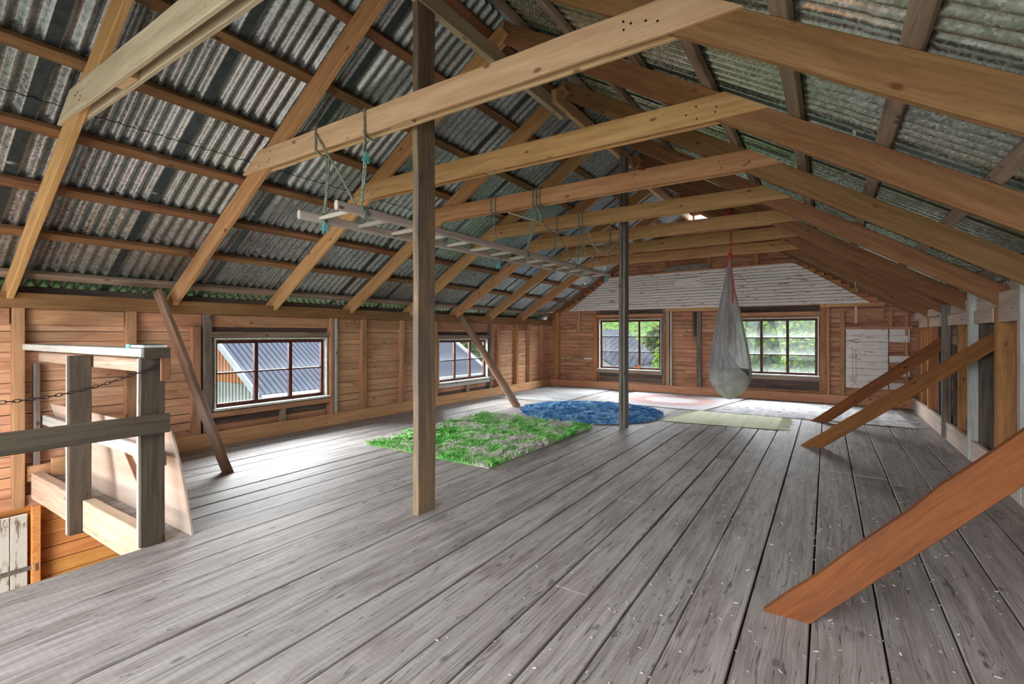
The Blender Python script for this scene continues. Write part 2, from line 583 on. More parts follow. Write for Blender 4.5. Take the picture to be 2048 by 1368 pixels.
def finish(name, bm, mat, par=None, smooth=False, mw=None, origin=None):
    """turn a bmesh in world coordinates into a linked object whose origin sits at `origin`"""
    if origin is not None:
        bmesh.ops.translate(bm, verts=bm.verts[:], vec=-Vector(origin))
        mw = Matrix.Translation(Vector(origin))
    bmesh.ops.recalc_face_normals(bm, faces=bm.faces[:])
    me = bpy.data.meshes.new(name)
    bm.to_mesh(me)
    bm.free()
    if smooth:
        for p in me.polygons:
            p.use_smooth = True
    mm = [M[x] if isinstance(x, str) else x for x in (mat if isinstance(mat, (list, tuple)) else [mat])]
    return link(name, me, mm, par, mw)


def box_bm(bm, x0, x1, y0, y1, z0, z1, mi=0):
    v = [bm.verts.new((x, y, z)) for x in (x0, x1) for y in (y0, y1) for z in (z0, z1)]
    for f in ((0, 1, 3, 2), (4, 6, 7, 5), (0, 4, 5, 1), (2, 3, 7, 6), (0, 2, 6, 4), (1, 5, 7, 3)):
        bm.faces.new([v[i] for i in f]).material_index = mi


def curve_pts(ctrl, n=24):
    """Catmull-Rom through the control points"""
    P = [Vector(c) for c in ctrl]
    P = [P[0] * 2 - P[1]] + P + [P[-1] * 2 - P[-2]]
    out = []
    segs = len(P) - 3
    for s in range(segs):
        p0, p1, p2, p3 = P[s:s + 4]
        k = max(2, n // segs)
        for i in range(k):
            t = i / k
            out.append(0.5 * ((2 * p1) + (p2 - p0) * t + (2 * p0 - 5 * p1 + 4 * p2 - p3) * t * t + (3 * p1 - p0 - 3 * p2 + p3) * t ** 3))
    out.append(P[-2])
    return out


# ---------------------------------------------------------------- building dimensions
XL, XR = -6.97, 1.62            # inner faces of the side siding
YB, YF = -1.7, 12.72            # back and far gable siding
RX, SL = -2.75, 0.63            # ridge line x and roof slope
ZB = 4.46                       # underside of rafters at the ridge
ZT = 4.69                       # top of rafters at the ridge
ZS = 4.775                      # sheet centre at the ridge
TR = [-0.10, 1.27, 2.74, 4.05, 5.43, 6.85, 8.27, 9.58, 11.02]   # front faces of the rafters


def zr(x, z0):
    return z0 - SL * abs(x - RX)


# ---- floor --------------------------------------------------------------
seams = [-6.93, -6.66, -6.42, -6.15, -5.9, -5.63, -5.38, -5.12, -4.85, -4.58, -4.31, -4.02, -3.75, -3.50, -3.25, -2.97, -2.72, -2.47, -2.16, -1.88, -1.61, -1.37,
         -1.14, -0.91, -0.65, -0.37, -0.07, 0.23, 0.53, 0.84, 1.13, 1.50]
joints = {(-0.07): [3.02, 6.35, 7.6, 10.2], (0.23): [6.3, 9.7], (0.53): [6.1, 8.4], (-1.37): [2.55], (-1.61): [4.2], (-1.88): [6.6], (-2.47): [7.15]}
bm = bmesh.new()
sid = 0
for i in range(len(seams) - 1):
    a, b = seams[i], seams[i + 1]
    y0 = 1.55 if b <= -4.0 else YB + 0.05
    js = joints.get(a)
    if js is None:
        rs = random.Random(i * 31)
        js = [y for y in (rs.uniform(4.8, 7.5), rs.uniform(9.0, 11.5)) if y > y0 + 1]
    ys = [y0] + [j for j in js if j > y0] + [YF]
    for k in range(len(ys) - 1):
        sid += 1
        rs = random.Random(sid)
        L = ys[k + 1] - ys[k] - 0.006
        dz = rs.uniform(-0.003, 0.003)
        off = Matrix.Translation(((a + b) / 2, ys[k] + 0.003, -0.014 + dz)) @ Matrix.Rotation(math.radians(90), 4, 'Z') @ Matrix.Rotation(rs.uniform(-0.006, 0.006), 4, 'X')
        ring_mesh(bm, L, 0.028, (b - a) - rs.uniform(0.006, 0.014), ch=0.004, n=max(2, int(L / 0.5)), wob=0.0012, seed=sid, off=off)
floor = finish('floor', bm, 'floor')
tagt(floor, 'wide weathered grey floorboards running the length of the loft', kind='structure')
bm = bmesh.new()
box_bm(bm, -4.0, 1.6, YB, YF, -0.30, -0.034)
box_bm(bm, XL, -4.0, 1.56, YF, -0.30, -0.034)
sub = finish('floor', bm, 'dark')  # dark slab added below so the floor gaps look shaded
tagt(sub, 'dark layer added under the boards to darken the gaps', kind='structure')
# front edge joist of the stair opening
plank('trim_1', (-4.03, YB, -0.10), (-4.03, 1.44, -0.10), 0.17, 0.05, 'stud')['kind'] = 'structure'


# ---- siding -------------------------------------------------------------
def siding(name, plane, coord, z0, z1, rowh, rng, holes, mat, th=0.02, gaps=(), seed=1, jit=0.003, par=None, kind='structure', slits=(), joint=3.2):
    """horizontal boards; plane 'x' -> wall at x=coord running along y, 'y' -> wall at y=coord running along x"""
    bm = bmesh.new()
    rs = random.Random(seed)
    z = z0
    out = 1 if th > 0 else -1
    while z < z1 - 0.01:
        h = rowh * rs.uniform(0.92, 1.08)
        za, zb = z, min(z + h, z1)
        g = rs.uniform(0.004, 0.011)
        cuts = sorted({za, zb - g} | {c for hl in holes for c in hl[2:4] if za < c < zb - g})
        lean = rs.uniform(0.001, 0.007)
        dep = rs.uniform(-jit, jit)
        ulo, uhi = rng(za)
        nj = []
        u = ulo + rs.uniform(0.8, joint)
        while u < uhi - 0.4:
            nj.append(u)
            u += rs.uniform(joint * 0.6, joint * 1.3)
        for c in range(len(cuts) - 1):
            ca, cb = cuts[c], cuts[c + 1]
            mid = (ca + cb) / 2
            if any(s0 < mid < s1 for s0, s1 in slits):
                pass
            (a0, a1), (b0, b1) = rng(ca), rng(cb)
            bad = sorted([(hl[0], hl[1]) for hl in holes if hl[2] < mid < hl[3]])
            iv = []
            cur = None
            edges = [a0] + [x for hh in bad for x in hh] + [a1]
            for q in range(0, len(edges), 2):
                lo, hi = edges[q], edges[q + 1]
                if hi - lo < 0.01:
                    continue
                pts = [lo] + [x for x in nj if lo + 0.05 < x < hi - 0.05] + [hi]
                for w_ in range(len(pts) - 1):
                    iv.append((pts[w_], pts[w_ + 1] - (0.002 if w_ < len(pts) - 2 else 0)))
            for (lo, hi) in iv:
                la = a0 if lo == a0 else lo
                ha = a1 if hi == a1 else hi
                lb = b0 if lo == a0 else lo
                hb = b1 if hi == a1 else hi
                f0 = (ca - za) / max(zb - za, 1e-4)
                f1 = (cb - za) / max(zb - za, 1e-4)
                i0 = coord + dep + out * lean * f0
                i1 = coord + dep + out * lean * f1
                quad = [(la, i0, ca), (ha, i0, ca), (hb, i1, cb), (lb, i1, cb)]
                quad2 = [(u_, i_ + th, z_) for (u_, i_, z_) in quad]
                vv = []
                for (u_, i_, z_) in quad + quad2:
                    vv.append(bm.verts.new((i_, u_, z_) if plane == 'x' else (u_, i_, z_)))
                for f in ((0, 1, 2, 3), (7, 6, 5, 4), (0, 4, 5, 1), (1, 5, 6, 2), (2, 6, 7, 3), (3, 7, 4, 0)):
                    bm.faces.new([vv[k] for k in f])
        z = zb
    o = finish(name, bm, mat, par)
    if kind:
        o['kind'] = kind
    return o


WIN_L = [(3.24, 5.00, 0.49, 1.45), (7.72, 9.50, 0.46, 1.40)]
WIN_F = [(-5.36, -3.62, 0.55, 1.92), (-1.90, -0.15, 0.57, 1.89)]
wall_left = siding('wall_left', 'x', XL, -0.28, 1.93, 0.105, lambda z: (YB, YF), WIN_L, 'siding_y', th=-0.02, seed=3)
wall_left['label'] = 'left side wall of pinkish horizontal pine boards'
lowl = siding('wall_left', 'x', XL - 0.06, -2.75, -0.28, 0.15, lambda z: (YB, 5.0), [], 'siding_low', th=-0.02, seed=4)
lowl['label'] = 'orange pine wall of the storey below, seen through the stair opening'


def gable(z):
    h = min((4.72 - z) / SL, 4.42)
    return (RX - h, RX + h)


def grange(z):
    a, b = gable(z)
    return (max(a, XL - 0.02), min(b, XR + 0.02))


wall_far = siding('wall_far', 'y', YF, -0.05, 4.68, 0.105, grange, WIN_F + [(-6.6, -5.6, 0.80, 0.815), (-2.80, -2.50, 4.28, 4.50)], 'siding_x', seed=5)
wall_far['label'] = 'far gable wall of reddish horizontal pine boards'
wall_right = siding('wall_right', 'x', XR, -0.05, 2.0, 0.14, lambda z: (YB, YF), [], 'siding_r', th=0.02, seed=6)
wall_right['label'] = 'right side wall of mixed boards behind the studs'
wall_back = siding('wall_back', 'y', YB, -2.75, 4.68, 0.14, grange, [(-5.6, 0.9, 0.25, 2.9)], 'siding_x', th=-0.02, seed=7)  # wide opening made up to let light in from behind the camera
wall_back['label'] = 'gable wall behind the camera with an opening added to let in light'
bk = siding('wall_left', 'x', XL - 0.035, -0.28, 1.93, 2.3, lambda z: (YB, YF), WIN_L, 'dark', th=-0.01, seed=13, joint=40)  # dark sheets added behind the siding to darken gaps and stop light leaks
bk['label'] = 'dark backing sheet added behind the left wall boards'
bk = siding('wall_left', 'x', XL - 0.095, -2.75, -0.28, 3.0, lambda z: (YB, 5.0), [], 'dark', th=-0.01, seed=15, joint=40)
bk['label'] = 'dark backing sheet added behind the siding of the storey below'
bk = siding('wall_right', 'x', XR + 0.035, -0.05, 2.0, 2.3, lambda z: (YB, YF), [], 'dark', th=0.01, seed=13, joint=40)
bk['label'] = 'dark backing sheet added behind the right wall boards'
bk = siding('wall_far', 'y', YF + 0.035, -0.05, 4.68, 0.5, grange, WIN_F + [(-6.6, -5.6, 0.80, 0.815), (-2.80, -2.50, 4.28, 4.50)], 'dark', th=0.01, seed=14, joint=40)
bk['label'] = 'dark backing sheet added behind the far gable boards'
# lower storey enclosure
bm = bmesh.new()
box_bm(bm, XL - 0.1, 1.6, YB, 5.0, -2.80, -2.75)
tagt(finish('floor', bm, 'floor'), 'floor of the storey below', kind='structure')
bm = bmesh.new()
box_bm(bm, XL - 0.1, 1.6, 4.95, 5.0, -2.75, -0.3)
box_bm(bm, -1.0, -0.95, YB, 5.0, -2.75, -0.3)
tagt(finish('wall_lower', bm, 'siding_low'), 'walls of the storey below', kind='structure')


# ---- roof sheets ---------------------------------------------------------
def sheet(side, name, mat):
    per = 0.105
    # profile along y
    prof = []
    y = YB - 0.25
    yend = YF + 0.25
    k = 0
    amp = 0.023
    strips = []
    while y < yend:
        if k % 10 == 9:
            prof.append((y, -amp))
            strips.append(len(prof) - 1)
            prof.append((y + per * 0.75, -amp))
            y += per * 0.75
        else:
            for j in range(8):
                prof.append((y + per * j / 8, -amp * math.cos(2 * math.pi * j / 8)))
            y += per
        k += 1
    bm = bmesh.new()
    D = 4.24 + 0.33
    rows = [0.035, 1.3, 1.32, 2.9, 2.92, D]
    zoff = [0, 0, 0.006, 0.006, 0.0, 0.0]
    vs = []
    for ri, d in enumerate(rows):
        x = RX + side * d
        vs.append([bm.verts.new((x, yy, ZS - SL * d + h + zoff[ri])) for (yy, h) in prof])
    for r_ in range(len(rows) - 1):
        for i in range(len(prof) - 1):
            f = bm.faces.new((vs[r_][i], vs[r_ + 1][i], vs[r_ + 1][i + 1], vs[r_][i + 1]))
            f.smooth = True
            if i in strips and (r_ in (2, 0, 4)):
                f.material_index = 1
                f.smooth = False
    me = bpy.data.meshes.new(name)
    bm.to_mesh(me)
    bm.free()
    return link(name, me, [M[mat], M['grey_metal' if side < 0 else 'green_metal']])


tagt(sheet(-1, 'ceiling', 'galv'), 'left roof slope of galvanised corrugated steel sheets', kind='structure')
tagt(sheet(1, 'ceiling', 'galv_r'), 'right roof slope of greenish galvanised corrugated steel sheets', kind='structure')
bm = bmesh.new()
for s_, zz in ((-1, 0.03), (1, 0.022)):
    v = [bm.verts.new(p) for p in ((RX, YB - 0.25, ZS + zz), (RX, YF + 0.25, ZS + zz), (RX + s_ * 0.22, YF + 0.25, ZS + zz - 0.22 * SL), (RX + s_ * 0.22, YB - 0.25, ZS + zz - 0.22 * SL))]
    bm.faces.new(v)
rc = finish('trim_2', bm, 'galv')
tagt(rc, 'bent steel ridge cap', kind='structure')

# ---- battens --------------------------------------------------------------
ordn = ['first', 'second', 'third', 'fourth', 'fifth', 'sixth', 'seventh', 'eighth']
A = math.atan(SL)
for side, xs, nm in ((-1, [-6.88, -6.33, -5.80, -5.25, -4.66, -4.06, -3.49, -2.93], 'left'), (1, [1.38, 0.86, 0.32, -0.19, -0.79, -1.37, -1.93, -2.55], 'right')):
    for i, x in enumerate(xs):
        zc = zr(x, ZT) + 0.031
        mt = 'batten_grey' if (side == 1 or i == 0) else 'batten'
        o = plank('roof_batten', (x, YB - 0.1, zc), (x, YF + 0.1, zc), 0.05, 0.095, mt, up=(-side * -math.sin(A), 0, math.cos(A)) if False else (math.sin(A) * side, 0, math.cos(A)), n=40, wob=0.002)
        where = 'lying on the rafters under the corrugated steel'
        lab = '%s roof batten %s, %s up from the eave on the %s slope' % ('brown' if mt == 'batten' else 'greyish', where, ordn[i], nm)
        if i == 7:
            lab = '%s roof batten at the ridge, uppermost on the %s slope' % ('brown' if mt == 'batten' else 'greyish', nm)
        words = lab.split()
        if len(words) > 16:
            lab = '%s roof batten, %s one up from the eave on the %s slope' % ('brown' if mt == 'batten' else 'greyish', ordn[i], nm)
        tagt(o, lab, 'batten', 'roof battens on the %s slope' % nm)

# ---- trusses ----------------------------------------------------------------
tr_lab = ['roof truss overhead behind the camera',
          'roof truss nearest the camera, its pale twin collar boards crossing the top left corner',
          'roof truss crossing the thick near post, both nearest ladder ropes looped on its collar',
          'second roof truss behind the thick near post, no ropes on its collar boards',
          'roof truss whose collar boards carry two dark rope loops above the ladder middle',
          'roof truss just beyond the ladder middle, doubled rope loop on its collar boards',
          'roof truss over the far end of the hanging ladder, in front of the red cord',
          'roof truss from which the red cord of the hanging chair drops',
          'last roof truss, directly in front of the white gable panel']
d = 0.195
NAIL = [None]
for i, yf in enumerate(TR):
    T = thing('roof_truss', (RX, yf + 0.025, 3.18), tr_lab[i], 'roof truss', 'roof trusses along the loft')
    mats = ('rafter', 'rafter_dark')
    zc0 = (ZB + ZT) / 2
    yc = yf + 0.025
    xl, xr = -7.20, 1.70
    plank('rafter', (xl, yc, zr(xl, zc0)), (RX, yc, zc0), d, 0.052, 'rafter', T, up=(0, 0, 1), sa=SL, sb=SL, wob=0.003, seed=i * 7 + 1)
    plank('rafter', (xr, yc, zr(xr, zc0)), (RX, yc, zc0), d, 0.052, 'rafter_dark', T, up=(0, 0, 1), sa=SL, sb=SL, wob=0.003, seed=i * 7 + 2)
    cm = 'collar' if i < 3 else 'rafter'
    zc = 3.28
    hx = (ZT - zc) / SL
    for k, yo in enumerate((-0.017, 0.067)):
        dx = -0.03 if k == 0 else 0.0
        plank('collar_board', (RX - hx + dx, yf + yo, zc), (RX + hx, yf + yo, zc), 0.20, 0.030, cm if i != 1 else 'pale', T, sa=1 / SL * 0.97, sb=-1 / SL * 0.97, wob=0.002, seed=i * 7 + 3 + k)
    bx = -2.98 if i != 1 else -4.05
    plank('spacer_block', (bx, yc, 3.278), (bx + 0.24, yc, 3.278), 0.19, 0.05, 'collar', T, wob=0)
    # nailed gusset at the apex
    plank('apex_block', (RX - 0.10, yf - 0.015, ZB + 0.03), (RX + 0.02, yf - 0.015, ZB + 0.12), 0.15, 0.028, 'rafter', T, wob=0)
    rs = random.Random(i)
    for q in range(9):
        sx = RX - hx + rs.uniform(0.12, 0.42) if q % 2 else RX + hx - rs.uniform(0.12, 0.5)
        sz = 3.28 + rs.uniform(-0.07, 0.05)
        if NAIL[0] is None:
            bm = bmesh.new()
            tube_bm(bm, [(0, -0.002, 0), (0, 0.004, 0)], 0.007, 6)
            NAIL[0] = bpy.data.meshes.new('nail')
            bm.to_mesh(NAIL[0])
            bm.free()
            NAIL[0].materials.append(M['nail'])
        o = bpy.data.objects.new('nail', NAIL[0])
        COL.objects.link(o)
        o.parent = T
        o.matrix_parent_inverse = Matrix.Translation(T.location).inverted()
        o.location = (sx, yf - 0.033, sz)

# gable rafters flat against the far wall
for s_, nm in ((-1, 'left'), (1, 'right')):
    x0 = -7.0 if s_ < 0 else 1.6
    o = plank('trim_3', (x0, YF - 0.035, zr(x0, 4.64)), (RX, YF - 0.035, 4.64), 0.14, 0.05, 'batten', sa=SL, sb=SL)
    tagt(o, '%s gable rafter against the far wall' % nm, kind='structure')

# ---- posts, ridge beam --------------------------------------------------------
tagt(plank('post', (-2.855, 3.015, 0), (-2.865, 3.02, 4.27), 0.215, 0.062, 'post', up=(0, 1, 0), wob=0.004, wane=0.008, n=22),
     'thick weathered brown plank post standing nearest, left of the green shag rug corner', 'post')
P2 = thing('post', (-2.74, 7.48, 0), 'slim grey post of two planks standing beside the blue round rug', 'post')
plank('plank', (-2.765, 7.46, 0), (-2.765, 7.48, 4.36), 0.16, 0.045, 'post_grey', P2, up=(0, 1, 0), wob=0.003, n=18)
plank('plank', (-2.715, 7.49, 0), (-2.715, 7.50, 4.36), 0.17, 0.045, 'post_grey', P2, up=(0, 1, 0), wob=0.003, n=18)
for a, b, x, z, l in ((1.0, 5.55, -2.85, 4.35, 'ridge beam over the near post, its cut end showing below the roof peak'),
                      (5.2, 7.95, -2.79, 4.41, 'ridge beam resting on the slim grey far post'),
                      (7.75, 12.6, -2.86, 4.38, 'ridge beam running from the far post to the far gable')):
    tagt(plank('ridge_beam', (x, a, z), (x, b, z), 0.16, 0.07, 'pale' if a < 5 else 'collar', wob=0.003), l, 'beam', 'ridge beam lengths')


# ---- braces ---------------------------------------------------------------
def beam_px(name, a, b, w, t, mat, up, **k):
    return plank(name, a, b, w, t, mat, up=up, **k)


# right side braces, lying in planes across the loft
def xz_brace(pts, y0, y1, t, mat, label):
    """pts: lower-left, lower-right, upper-right, upper-left in (x,z); y0 at the foot, y1 at the top"""
    a = Vector(((pts[0][0] + pts[1][0]) / 2, y0, 0))
    b = Vector(((pts[2][0] + pts[3][0]) / 2, y1, (pts[2][1] + pts[3][1]) / 2))
    dd = Vector((b.x - a.x, 0, b.z - a.z)).normalized()
    vert = abs(pts[3][1] - pts[2][1])
    w = vert * dd.x
    o = plank('brace', a, b, w, t, mat, up=(0, 0, 1), sa=-(dd.x / dd.z) * -1.0 if False else -dd.x / dd.z * -1, sb=dd.z / dd.x * 1.0, wob=0.003, n=12)
    return o


def brace2(name, foot, top, w, t, mat, label, footcut=True, topcut=True, wane=0.0, **k):
    a, b = Vector(foot), Vector(top)
    dd = (b - a).normalized()
    hor = math.hypot(dd.x, dd.y)
    # local z tilts back by the slope; a floor-parallel cut shifts x by -z*hor/dz
    sa = -hor / dd.z if footcut else 0
    sb = dd.z / hor if topcut else 0
    if dd.x < 0 and not k.get('noflip'):
        pass
    k.pop('noflip', None)
    return tagt(plank(name, a, b, w, t, mat, up=(0, 0, 1), sa=sa, sb=sb, wob=0.003, wane=wane, n=14), label, 'brace', 'diagonal floor braces')


brace2('brace', (-0.185, 2.96, 0.0), (1.44, 2.96, 1.77), 0.165, 0.05, 'brace', 'nearest orange-brown diagonal brace rising from the floor to the right frame edge', wane=0.012)
brace2('brace', (-0.175, 7.60, 0.0), (1.54, 7.20, 1.45), 0.160, 0.05, 'brace', 'diagonal brace landing bare on the boards, middle of the three at the right wall')
brace2('brace', (-0.11, 9.83, 0.0), (1.44, 9.55, 1.37), 0.165, 0.05, 'brace', 'diagonal brace whose foot stands on the edge of the pale lace rug')
# left braces
bl = brace2('brace', (-5.455, 2.70, 0.0), (-6.83, 2.56, 2.02), 0.13, 0.055, 'brace_l', 'brown plank brace leaning beside the near left window', topcut=False, wane=0.02)
bm = bmesh.new()
pa, pb = Vector((-5.37, 8.42, 0.0)), Vector((-6.80, 8.34, 1.90))
rs = random.Random(4)
tube_bm(bm, [pa.lerp(pb, i / 14) + Vector((rs.uniform(-.004, .004), rs.uniform(-.004, .004), 0)) for i in range(15)], 0.078, 14, taper=lambda f: 1.05 - 0.1 * f)
bmesh.ops.bisect_plane(bm, geom=bm.verts[:] + bm.edges[:] + bm.faces[:], plane_co=(0, 0, 0.002), plane_no=(0, 0, 1), clear_inner=True)
bml = bm
m_ = basis(pa, pb, (0, 0, 1))
bmesh.ops.transform(bml, matrix=m_.inverted(), verts=bml.verts[:])
tagt(finish('brace', bml, 'pole', smooth=True, mw=m_), 'round weathered pole brace leaning across the far left window', 'brace', 'diagonal floor braces')

# ---- wall framing -------------------------------------------------------------
def stud_l(y, w=0.06, mat='stud', z0=0.18, z1=1.77, dep=0.10, x=None):
    xx = (XL + dep / 2) if x is None else x
    return plank('wall_stud', (xx, y, z0), (xx, y, z1), dep, w, mat, wall_left, up=(1, 0, 0), wob=0.002)


stud_l(1.36, 0.09, 'stud', -0.27)
stud_l(1.50, 0.05, 'stud_grey', -0.27, 1.2, 0.07)
stud_l(2.31, 0.10, 'stud')
stud_l(3.02, 0.10, 'stud', 0.0, 1.60, 0.08)
stud_l(3.15, 0.10, 'stud_grey', 0.0, 1.77)
stud_l(5.06, 0.06, 'stud')
stud_l(5.14, 0.05, 'rail', 0.2)
stud_l(5.73, 0.09, 'stud')
stud_l(6.67, 0.09, 'stud')
stud_l(7.62, 0.08, 'stud')
stud_l(9.58, 0.07, 'stud_grey')
stud_l(9.95, 0.10, 'stud')
stud_l(10.79, 0.10, 'stud_orange')
stud_l(11.45, 0.10, 'stud')
stud_l(12.15, 0.16, 'stud')
stud_l(0.2, 0.09, 'stud')
stud_l(-0.9, 0.09, 'stud')
for a, b in ((-1.6, 1.30), (1.42, 2.25), (2.37, 3.09), (3.21, 5.02), (5.18, 5.68), (5.79, 6.62), (6.73, 7.58), (7.66, 9.54), (9.63, 9.88), (10.02, 10.70), (10.86, 11.38)):
    plank('ribbon_board', (XL + 0.028, a, 1.685), (XL + 0.028, b, 1.685), 0.165, 0.035, 'stud' if a < 10 else 'stud', wall_left, up=(0, 0, 1))
# short cripple boards above and under the windows
for (y0, y1, z0, z1) in WIN_L:
    plank('header_board', (XL + 0.05, y0 - 0.06, z1 + 0.05), (XL + 0.05, y1 + 0.02, z1 + 0.05), 0.075, 0.09, 'batten_grey', wall_left)
    plank('header_board', (XL + 0.012, y0, z1 + 0.125), (XL + 0.012, y1, z1 + 0.125), 0.07, 0.02, 'dirty', wall_left)
    plank('apron_board', (XL + 0.07, y0 - 0.05, z0 - 0.075), (XL + 0.07, y1 + 0.03, z0 - 0.075), 0.075, 0.06, 'stud' if y0 < 5 else 'rail', wall_left)
    for q in range(2):
        zq = z0 - 0.165 - q * 0.1
        plank('backing_board', (XL + 0.012, y0, zq), (XL + 0.012, y1, zq), 0.09, 0.02, 'dirty' if (q + (y0 > 5)) % 2 == 0 else 'stud', wall_left)
    plank('cripple_stud', (XL + 0.05, (y0 + y1) / 2 + 0.1, 0.18), (XL + 0.05, (y0 + y1) / 2 + 0.1, z0 - 0.11), 0.08, 0.07, 'batten_grey', wall_left, up=(1, 0, 0))
# wall plate, fascia at the eave, baseboards
for s_, x, xo, nm in ((-1, XL + 0.05, XL - 0.13, 'left'), (1, XR - 0.1, XR + 0.05, 'right')):
    tagt(plank('trim_4', (x, YB, 1.85), (x, YF, 1.85), 0.16, 0.10, 'rafter_dark' if s_ < 0 else 'base_pale', n=40), '%s wall plate under the rafter feet' % nm, kind='structure')
    zt = ZS - SL * abs(xo - RX) - 0.021
    tagt(plank('trim_5', (xo, YB, zt - 0.08), (xo, YF, zt - 0.08), 0.16, 0.03, 'dirty' if s_ < 0 else 'base_pale', n=40, wob=0), '%s eave board with daylight showing above it' % nm, kind='structure')
tagt(plank('baseboard_left', (XL + 0.115, 1.6, 0.098), (XL + 0.115, YF, 0.098), 0.196, 0.045, 'base', n=30), 'pinkish baseboard along the left wall', kind='structure')
tagt(plank('baseboard_far', (XL + 0.13, YF - 0.13, 0.095), (1.42, YF - 0.13, 0.095), 0.19, 0.04, 'base', n=20), 'pinkish baseboard along the far wall', kind='structure')
tagt(plank('baseboard_right', (1.445, YB, 0.125), (1.445, YF - 0.11, 0.125), 0.25, 0.05, 'base_pale', n=30), 'bleached wide baseboard along the right wall', kind='structure')


# right wall framing
def stud_r(y, w, mat, z0=0.0, z1=1.80, x0=1.47, dep=0.14):
    return plank('wall_stud', (x0 + dep / 2, y, z0), (x0 + dep / 2, y, z1), dep, w, mat, wall_right, up=(1, 0, 0), wob=0.002)


stud_r(12.05, 0.08, 'stud_orange')
stud_r(11.7, 0.10, 'stud_orange')
stud_r(10.72, 0.09, 'stud_orange', x0=1.43, dep=0.18, z1=1.80)
stud_r(10.05, 0.08, 'stud_dark')
stud_r(9.20, 0.07, 'stud_grey', x0=1.38, dep=0.10, z1=1.93, z0=0.02)
stud_r(9.02, 0.06, 'stud_dark', x0=1.48, z1=1.35)
stud_r(8.62, 0.08, 'stud_orange', x0=1.46, dep=0.17, z1=1.65)
stud_r(8.05, 0.06, 'stud', x0=1.46)
stud_r(7.75, 0.07, 'rail', x0=1.40, dep=0.09, z1=2.02, z0=0.02)
stud_r(7.50, 0.09, 'stud_dark', x0=1.46, dep=0.15, z1=1.65)
stud_r(6.82, 0.10, 'stud_orange', x0=1.44, dep=0.18, z1=1.78)
stud_r(6.32, 0.05, 'stud_orange', x0=1.47, dep=0.14, z1=1.62)
stud_r(5.98, 0.08, 'rail', x0=1.41, dep=0.10, z1=2.05, z0=0.02)
stud_r(5.0, 0.08, 'stud_orange')
stud_r(4.05, 0.08, 'stud_orange')
stud_r(2.98, 0.08, 'stud_orange')
stud_r(1.4, 0.08, 'stud_orange')
for a, b in ((-1.5, 5.9), (6.05, 6.72), (6.92, 7.70), (7.8, 9.15), (9.25, 10.65), (10.8, 11.7)):
    plank('ribbon_board', (1.455, a, 1.70), (1.455, b, 1.70), 0.15, 0.03, 'base_pale', wall_right)
plank('cripple_board', (1.50, 8.36, 0.28), (1.50, 8.0, 0.28), 0.30, 0.02, 'stud_dark', wall_right)
for y in (6.3, 7.0, 8.3, 9.6, 10.4):
    plank('blocking_board', (1.56, y, 2.0), (1.56, y + 0.75, 2.0), 0.22, 0.02, 'base_pale', wall_right)


# far wall framing
def stud_f(x, w, mat='stud', z0=0.18, z1=2.2, dep=0.09):
    return plank('wall_stud', (x, YF - dep / 2, z0), (x, YF - dep / 2, z1), w, dep, mat, wall_far, up=(1, 0, 0), wob=0.002)


stud_f(-6.68, 0.15, 'stud_orange', 0.19, 2.15)
stud_f(-5.46, 0.11, 'stud_orange', 0.0, 2.18)
stud_f(-3.53, 0.07, 'stud_grey')
stud_f(-3.45, 0.08, 'stud')
stud_f(-3.36, 0.05, 'rail', dep=0.11)
stud_f(-2.68, 0.11, 'stud_grey')
stud_f(-2.79, 0.07, 'stud_dark', 1.45, 2.15)
stud_f(-2.0, 0.07, 'stud')
stud_f(-0.07, 0.11, 'stud_orange')
stud_f(0.02, 0.06, 'stud')
stud_f(0.28, 0.08, 'stud', 0.19, 2.0)
stud_f(1.10, 0.06, 'stud', 1.62, 1.98)
stud_f(1.36, 0.06, 'stud', 0.19, 1.9)
plank('wall_stud', (-5.99, YF - 0.03, 1.58), (-5.99, YF - 0.03, 2.2), 0.12, 0.06, 'stud', wall_far, up=(1, 0, 0))
plank('wall_stud', (0.52, YF - 0.05, 1.74), (0.52, YF - 0.05, 2.15), 0.05, 0.06, 'collar', wall_far, up=(1, 0, 0))
plank('girt_board', (-3.5, YF - 0.10, 2.13), (-1.95, YF - 0.10, 2.13), 0.10, 0.03, 'rafter', wall_far)
plank('girt_board', (-0.12, YF - 0.10, 2.14), (1.0, YF - 0.10, 2.14), 0.07, 0.03, 'rafter', wall_far)
plank('girt_board', (0.3, YF - 0.08, 1.64), (1.45, YF - 0.08, 1.64), 0.06, 0.05, 'stud', wall_far)
for (x0, x1, z0, z1) in WIN_F:
    plank('header_board', (x0 - 0.05, YF - 0.05, z1 + 0.09), (x1 + 0.05, YF - 0.05, z1 + 0.09), 0.075, 0.08, 'stud', wall_far)
    plank('header_board', (x0, YF - 0.012, z1 + 0.19), (x1, YF - 0.012, z1 + 0.19), 0.13, 0.02, 'dirty', wall_far)
    plank('apron_board', (x0 - 0.04, YF - 0.07, z0 - 0.07), (x1 + 0.04, YF - 0.07, z0 - 0.07), 0.085, 0.06, 'batten_grey', wall_far)
    plank('backing_board', (x0, YF - 0.012, z0 - 0.17), (x1, YF - 0.012, z0 - 0.17), 0.10, 0.02, 'dirty', wall_far)
    plank('backing_board', (x0, YF - 0.012, z0 - 0.28), (x1, YF - 0.012, z0 - 0.28), 0.10, 0.02, 'dirty', wall_far)
